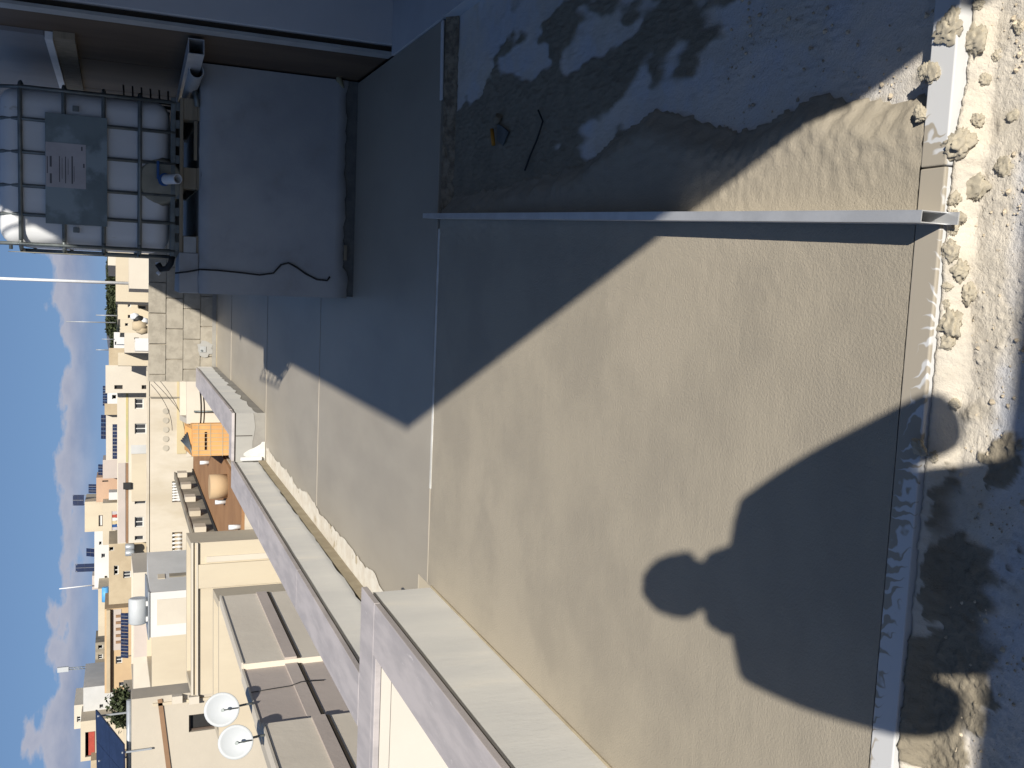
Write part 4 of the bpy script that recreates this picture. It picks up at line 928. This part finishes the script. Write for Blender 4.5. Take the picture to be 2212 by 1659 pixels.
for k in range(8): q = p0.lerp(p1, .05 + k * .1); part(t, 'brace', MB().bar(q - Vector((.2, 0, 0)), q + Vector((.2, 0, .25)), .05, .05), 'galv')
part(t, 'white_box', MB().box(p1.x - .28, p1.x + .28, 125.8, 126.2, p1.z - 1.1, p1.z + .1), 'dish')
mast('thin white aerial pole above the pink roof house', 121, 1264, 128, 200, .07, 'white_paint', 'pole', lean=-.15)
house('grey_white_flats', 'pale grey flats stepping up behind the solar panels', 106, 180, 1560, 1483, 9, 'town_grey', [(215, 224, 1530, 1522)]); house('cream_house', 'small cream penthouse on the pale grey flats', 108, 160, 1572, 1521, 6, 'cream_lt', [(166, 175, 1560, 1548)]); house('cream_house', 'cream house with red awning shade behind the solar panels', 103, 174, 1642, 1556, 6, 'cream', [(184, 206, 1636, 1582)], glass='red', mull=False); house('tan_house', 'tan house half hidden behind the large solar panels', 101, 196, 1720, 1640, 6, 'tanstone')
house('low_wall', 'low cream roof wall before the shrubs', 70, 268, 1600, 1494, 3, 'cream', cat='wall')
# ---- shrubs on a roof
def bush(label, x, y, Y, rx, rz, n=340, name='shrub'):
    c = S3(x, y, Y); t = thing(name, label, 'shrub', (c.x, Y, c.z - rz), 'w', 'shrubs on the roof garden'); rnd = random.Random(int(x * 7 + y)); mb = MB()
    for k in range(n):
        d = Vector((rnd.gauss(0, .42) * rx, rnd.gauss(0, .42) * rx, rnd.gauss(0, .42) * rz)); p = c + d; u = Vector((rnd.uniform(-1, 1), rnd.uniform(-1, 1), rnd.uniform(-1, 1))).normalized() * .16; v = u.cross(Vector((rnd.uniform(-1, 1), rnd.uniform(-1, 1), 1))).normalized() * .09
        mb.quad(p - u, p + v, p + u, p - v)
    part(t, 'foliage', mb, 'foliage'); part(t, 'stem', MB().tube([(c.x, Y, c.z - rz * 1.3), (c.x, Y, c.z)], .05, 5), 'wood')
bush('dark shrub on the roof garden nearest the orange house', 262, 1500, 69, .5, .6); bush('olive shrub in the middle of the roof garden', 257, 1520, 69, .65, .8); bush('olive shrub on the roof garden under the solar panels', 258, 1552, 69, .6, .65)
# ---- overhead wires
def wire(label, p, q, sag, r=.012):
    p, q = Vector(p), Vector(q); pts = [p.lerp(q, k / 10) - Vector((0, 0, sag * 4 * (k / 10) * (1 - k / 10))) for k in range(11)]
    single('overhead_wire', MB().tube(pts, r, 5), 'black', label, 'wire', tuple(p), 'w', 'overhead wires beyond the parapet')
wire('thick black twin cable sagging beyond the parapet', S3(432, 840, 40), S3(415, 985, 52), .2, .035); wire('upper thick black cable beyond the parapet', S3(437, 838, 40), S3(419, 985, 52), .25, .03)
for k, (a, b) in enumerate((((330, 822), (430, 965)), ((345, 822), (400, 940)), ((326, 830), (372, 930)), ((480, 900), (440, 1130)))):
    wire(('thin wire fanning down the stained wall from the block wall corner', 'thin wire crossing the yellow band', 'short thin wire high on the stained wall', 'thin wire crossing above the brown roof')[k], S3(*a, 60), S3(*b, 60), .3, .016)
# ---- hills
def ridge(name, mat, Y, pts, amp, fr, seed, kind='structure'):
    mb = MB(); n = 0
    for i in range(141):
        u = i / 140; y = pts[0][0] + (pts[-1][0] - pts[0][0]) * u
        for k in range(len(pts) - 1):
            if min(pts[k][0], pts[k + 1][0]) <= y <= max(pts[k][0], pts[k + 1][0]):
                x = pts[k][1] + (pts[k + 1][1] - pts[k][1]) * (y - pts[k][0]) / (pts[k + 1][0] - pts[k][0])
        X, Z = AY(x, y, Y); Z += amp * fbm(u * fr, seed, 0, 5)
        mb.v += [(X, Y - 120, BASE), (X, Y - 40, BASE + (Z - BASE) * .72 + amp * fbm(u * fr, seed + 3)), (X, Y, Z), (X, Y + 160, BASE)]
    for i in range(140):
        for j in range(3): a = i * 4 + j; mb.f.append((a, a + 4, a + 5, a + 1)); mb.sm.append(True)
    single(name, mb, mat, None, None, (0, Y, BASE), 'w', kind=kind)
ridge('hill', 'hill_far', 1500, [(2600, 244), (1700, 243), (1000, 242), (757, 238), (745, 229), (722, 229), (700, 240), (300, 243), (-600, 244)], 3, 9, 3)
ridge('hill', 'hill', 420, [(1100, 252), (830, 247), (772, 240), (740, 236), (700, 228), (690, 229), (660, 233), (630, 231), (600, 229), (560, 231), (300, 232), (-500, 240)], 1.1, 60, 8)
def woods():
    mb = MB(); rnd = random.Random(3)
    for k in range(900):
        y = rnd.uniform(470, 780); x = 229 + 14 * rnd.random() + (8 if y > 720 else 0); Y = 330 + 60 * rnd.random(); c = S3(x + 4, y, Y); r = rnd.uniform(.5, 1.3)
        for q in range(10):
            u = Vector((rnd.uniform(-1, 1), rnd.uniform(-1, 1), rnd.uniform(-1, 1))).normalized() * r; v = u.cross(Vector((rnd.uniform(-1, 1), .3, 1))).normalized() * r * .7; p = c + u * rnd.uniform(.2, .8)
            mb.quad(p - u * .5, p + v * .5, p + u * .5, p - v * .5)
    return mb
single('woods', woods(), 'foliage', 'far-off dark wood along the ridge', 'wood', (0, 350, BASE), 'w', kind='stuff')
# ================================================================== THE PHOTOGRAPHER (only the shadow falls into the picture)
PX, PY, PF = .07, -.27, SLAB_Z + .004
def skinned(name, joints, edges, mat, parent=None, sub=2, org=(0, 0, 0), root=0):
    me = bpy.data.meshes.new(name); me.from_pydata([tuple(Vector(j[0]) - Vector(org)) for j in joints], edges, []); me.materials.append(MT[mat])
    o = bpy.data.objects.new(name, me); COL.objects.link(o); o.parent = parent
    md = o.modifiers.new('skin', 'SKIN'); md.use_smooth_shade = True
    sv = me.skin_vertices[0].data if len(me.skin_vertices) else None
    if sv is None:
        bm = bmesh.new(); bm.from_mesh(me); bm.verts.layers.skin.verify(); bm.to_mesh(me); bm.free(); sv = me.skin_vertices[0].data
    for k, j in enumerate(joints):
        r = j[1] if isinstance(j[1], tuple) else (j[1], j[1]); sv[k].radius = r; sv[k].use_root = (k == root)
    s = o.modifiers.new('sub', 'SUBSURF'); s.levels = sub; s.render_levels = sub
    return o
per = bpy.data.objects.new('person', None); COL.objects.link(per); org = (PX, PY, PF); per.location = org
tagd(per, 'person in dark clothes standing on the slab and holding up a phone', 'person')
J = []; Eg = []
def jn(p, r, to=None):
    J.append((p, r)); k = len(J) - 1
    if to is not None: Eg.append((to, k))
    return k
X, Y = PX, PY
pel = jn((X, Y, .96), (.185, .125)); sp = jn((X, Y, 1.18), (.225, .125), pel); ch = jn((X, Y + .01, 1.40), (.215, .13), sp); nb = jn((X, Y + .01, 1.575), (.125, .09), ch); nk = jn((X + .005, Y + .03, 1.645), .068, nb)
for s, ex in ((-1, -.30), (1, .30)):
    sh = jn((X + s * .205, Y, 1.535), .078, ch); el = jn((X + ex, Y + .03, 1.10), .068, sh); mid = jn((X + s * .20, Y + .13, 1.29), .055, el); wr = jn((s * .085 + .0, -.075, 1.44), .033, mid)
    hp = jn((X + s * .10, Y, .90), .105, pel); kn = jn((X + s * .13, Y + .01, .50), .072, hp); an = jn((X + s * .14, Y - .02, .07), .05, kn); jn((X + s * .15, Y + .15, -.005), (.045, .04), an)
body = skinned('body', J, Eg, 'cloth', per, 2, org)
hd = bmesh.new(); bmesh.ops.create_uvsphere(hd, u_segments=28, v_segments=20, radius=1)
for v in hd.verts:
    p = v.co; x, y, z = p.x * .083, p.y * .102, p.z * .125
    if z < 0: x *= 1 - .28 * (-z / .125); y *= 1 - .12 * (-z / .125)
    if y > .05:
        nz_ = math.exp(-(x / .016) ** 2 - ((z + .012) / .028) ** 2); y += .026 * nz_; y -= .010 * math.exp(-((abs(x) - .032) / .016) ** 2 - ((z - .008) / .014) ** 2); y += .006 * math.exp(-(x / .024) ** 2 - ((z + .062) / .008) ** 2); y += .006 * math.exp(-((z - .03) / .012) ** 2 - (x / .05) ** 2)
    v.co = (x, y, z)
for f in hd.faces: f.smooth = True
me = bpy.data.meshes.new('head'); hd.to_mesh(me); hd.free(); me.materials.append(MT['skin']); head = bpy.data.objects.new('head', me); COL.objects.link(head); head.parent = per
head.location = Vector((X + .025, Y + .045, 1.765)) - Vector(org); head.rotation_euler = (R(-14), 0, R(3))
hb = bmesh.new(); bmesh.ops.create_uvsphere(hb, u_segments=24, v_segments=16, radius=1)
for v in list(hb.verts):
    p = v.co; v.co = (p.x * .091, p.y * .106 - .010, p.z * .118 + .016)
bmesh.ops.delete(hb, geom=[v for v in hb.verts if v.co.z < -.035 or (v.co.y > .045 and v.co.z < .055)], context='VERTS')
for v in hb.verts: v.co += v.co.normalized() * .006 * noise.noise(v.co * 60)
for f in hb.faces: f.smooth = True
me = bpy.data.meshes.new('hair'); hb.to_mesh(me); hb.free(); me.materials.append(MT['hair']); o = bpy.data.objects.new('hair', me); COL.objects.link(o); o.parent = head
for s in (-1, 1):
    e = MB(); c = Vector((s * .080, .0, -.008)); e.tube([c + Vector((0, .0, .028)), c + Vector((s * .007, -.010, .018)), c + Vector((s * .007, -.012, -.005)), c + Vector((s * .002, 0, -.028))], [.004, .008, .008, .004], 8)
    o = bpy.data.objects.new('ear', e.mesh('ear')); o.data.materials.append(MT['skin']); COL.objects.link(o); o.parent = head
    g = MB().tube([(s * .032, .0905, .008), (s * .032, .099, .008)], [.011, .005], 10); o = bpy.data.objects.new('eye', g.mesh('eye')); o.data.materials.append(MT['black']); COL.objects.link(o); o.parent = head
tp = TG(); tp.org = org; tp.o = per
part(tp, 'neck', MB().tube([(X, Y + .025, 1.58), (X + .02, Y + .038, 1.70)], [.07, .06], 14), 'skin')
part(tp, 'collar', MB().tube([(X, Y + .005, 1.56), (X + .01, Y + .015, 1.61), (X + .012, Y + .02, 1.665), (X + .012, Y + .022, 1.672)], [.13, .112, .098, .07], 20), 'cloth')
for s in (-1, 1):
    hj = [((s * .086, -.078, 1.438), (.030, .018)), ((s * .082, -.052, 1.462), (.036, .016)), ((s * .076, -.036, 1.492), (.036, .014))]; he = [(0, 1), (1, 2)]
    for k in range(4):
        zz = 1.535 - k * .021; ln = (.9, 1.05, 1.0, .8)[k]; i = len(hj)
        hj += [((s * .074, -.030, zz), .0085), ((s * (.074 - .022 * ln), -.019, zz + .004), .0082), ((s * (.074 - .045 * ln), -.0235, zz + .004), .007)]; he += [(2 if k < 3 else 1, i), (i, i + 1), (i + 1, i + 2)]
    i = len(hj); hj += [((s * .070, -.052, 1.478), .011), ((s * .056, -.050, 1.50), .0095), ((s * .038, -.046, 1.512), .008)]; he += [(1, i), (i, i + 1), (i + 1, i + 2)]
    skinned('hand', hj, he, 'skin', per, 1, org)
for s in (-1, 1):
    x = X + s * .15; part(tp, 'shoe', MB().tube([(x, Y - .09, .035 + SLAB_Z), (x, Y - .02, .045 + SLAB_Z), (x, Y + .10, .04 + SLAB_Z), (x, Y + .20, .03 + SLAB_Z)], [.035, .046, .045, .028], 12), 'black')
t = thing('phone', 'dark phone held upright in both hands of the person', 'phone', (0, -.034, 1.44), 'w')
part(t, 'case', MB().box(-.035, .035, -.0385, -.030, 1.435, 1.565), 'black', bv=.003); part(t, 'screen', MB().box(-.032, .032, -.0392, -.0386, 1.443, 1.557), 'glass')
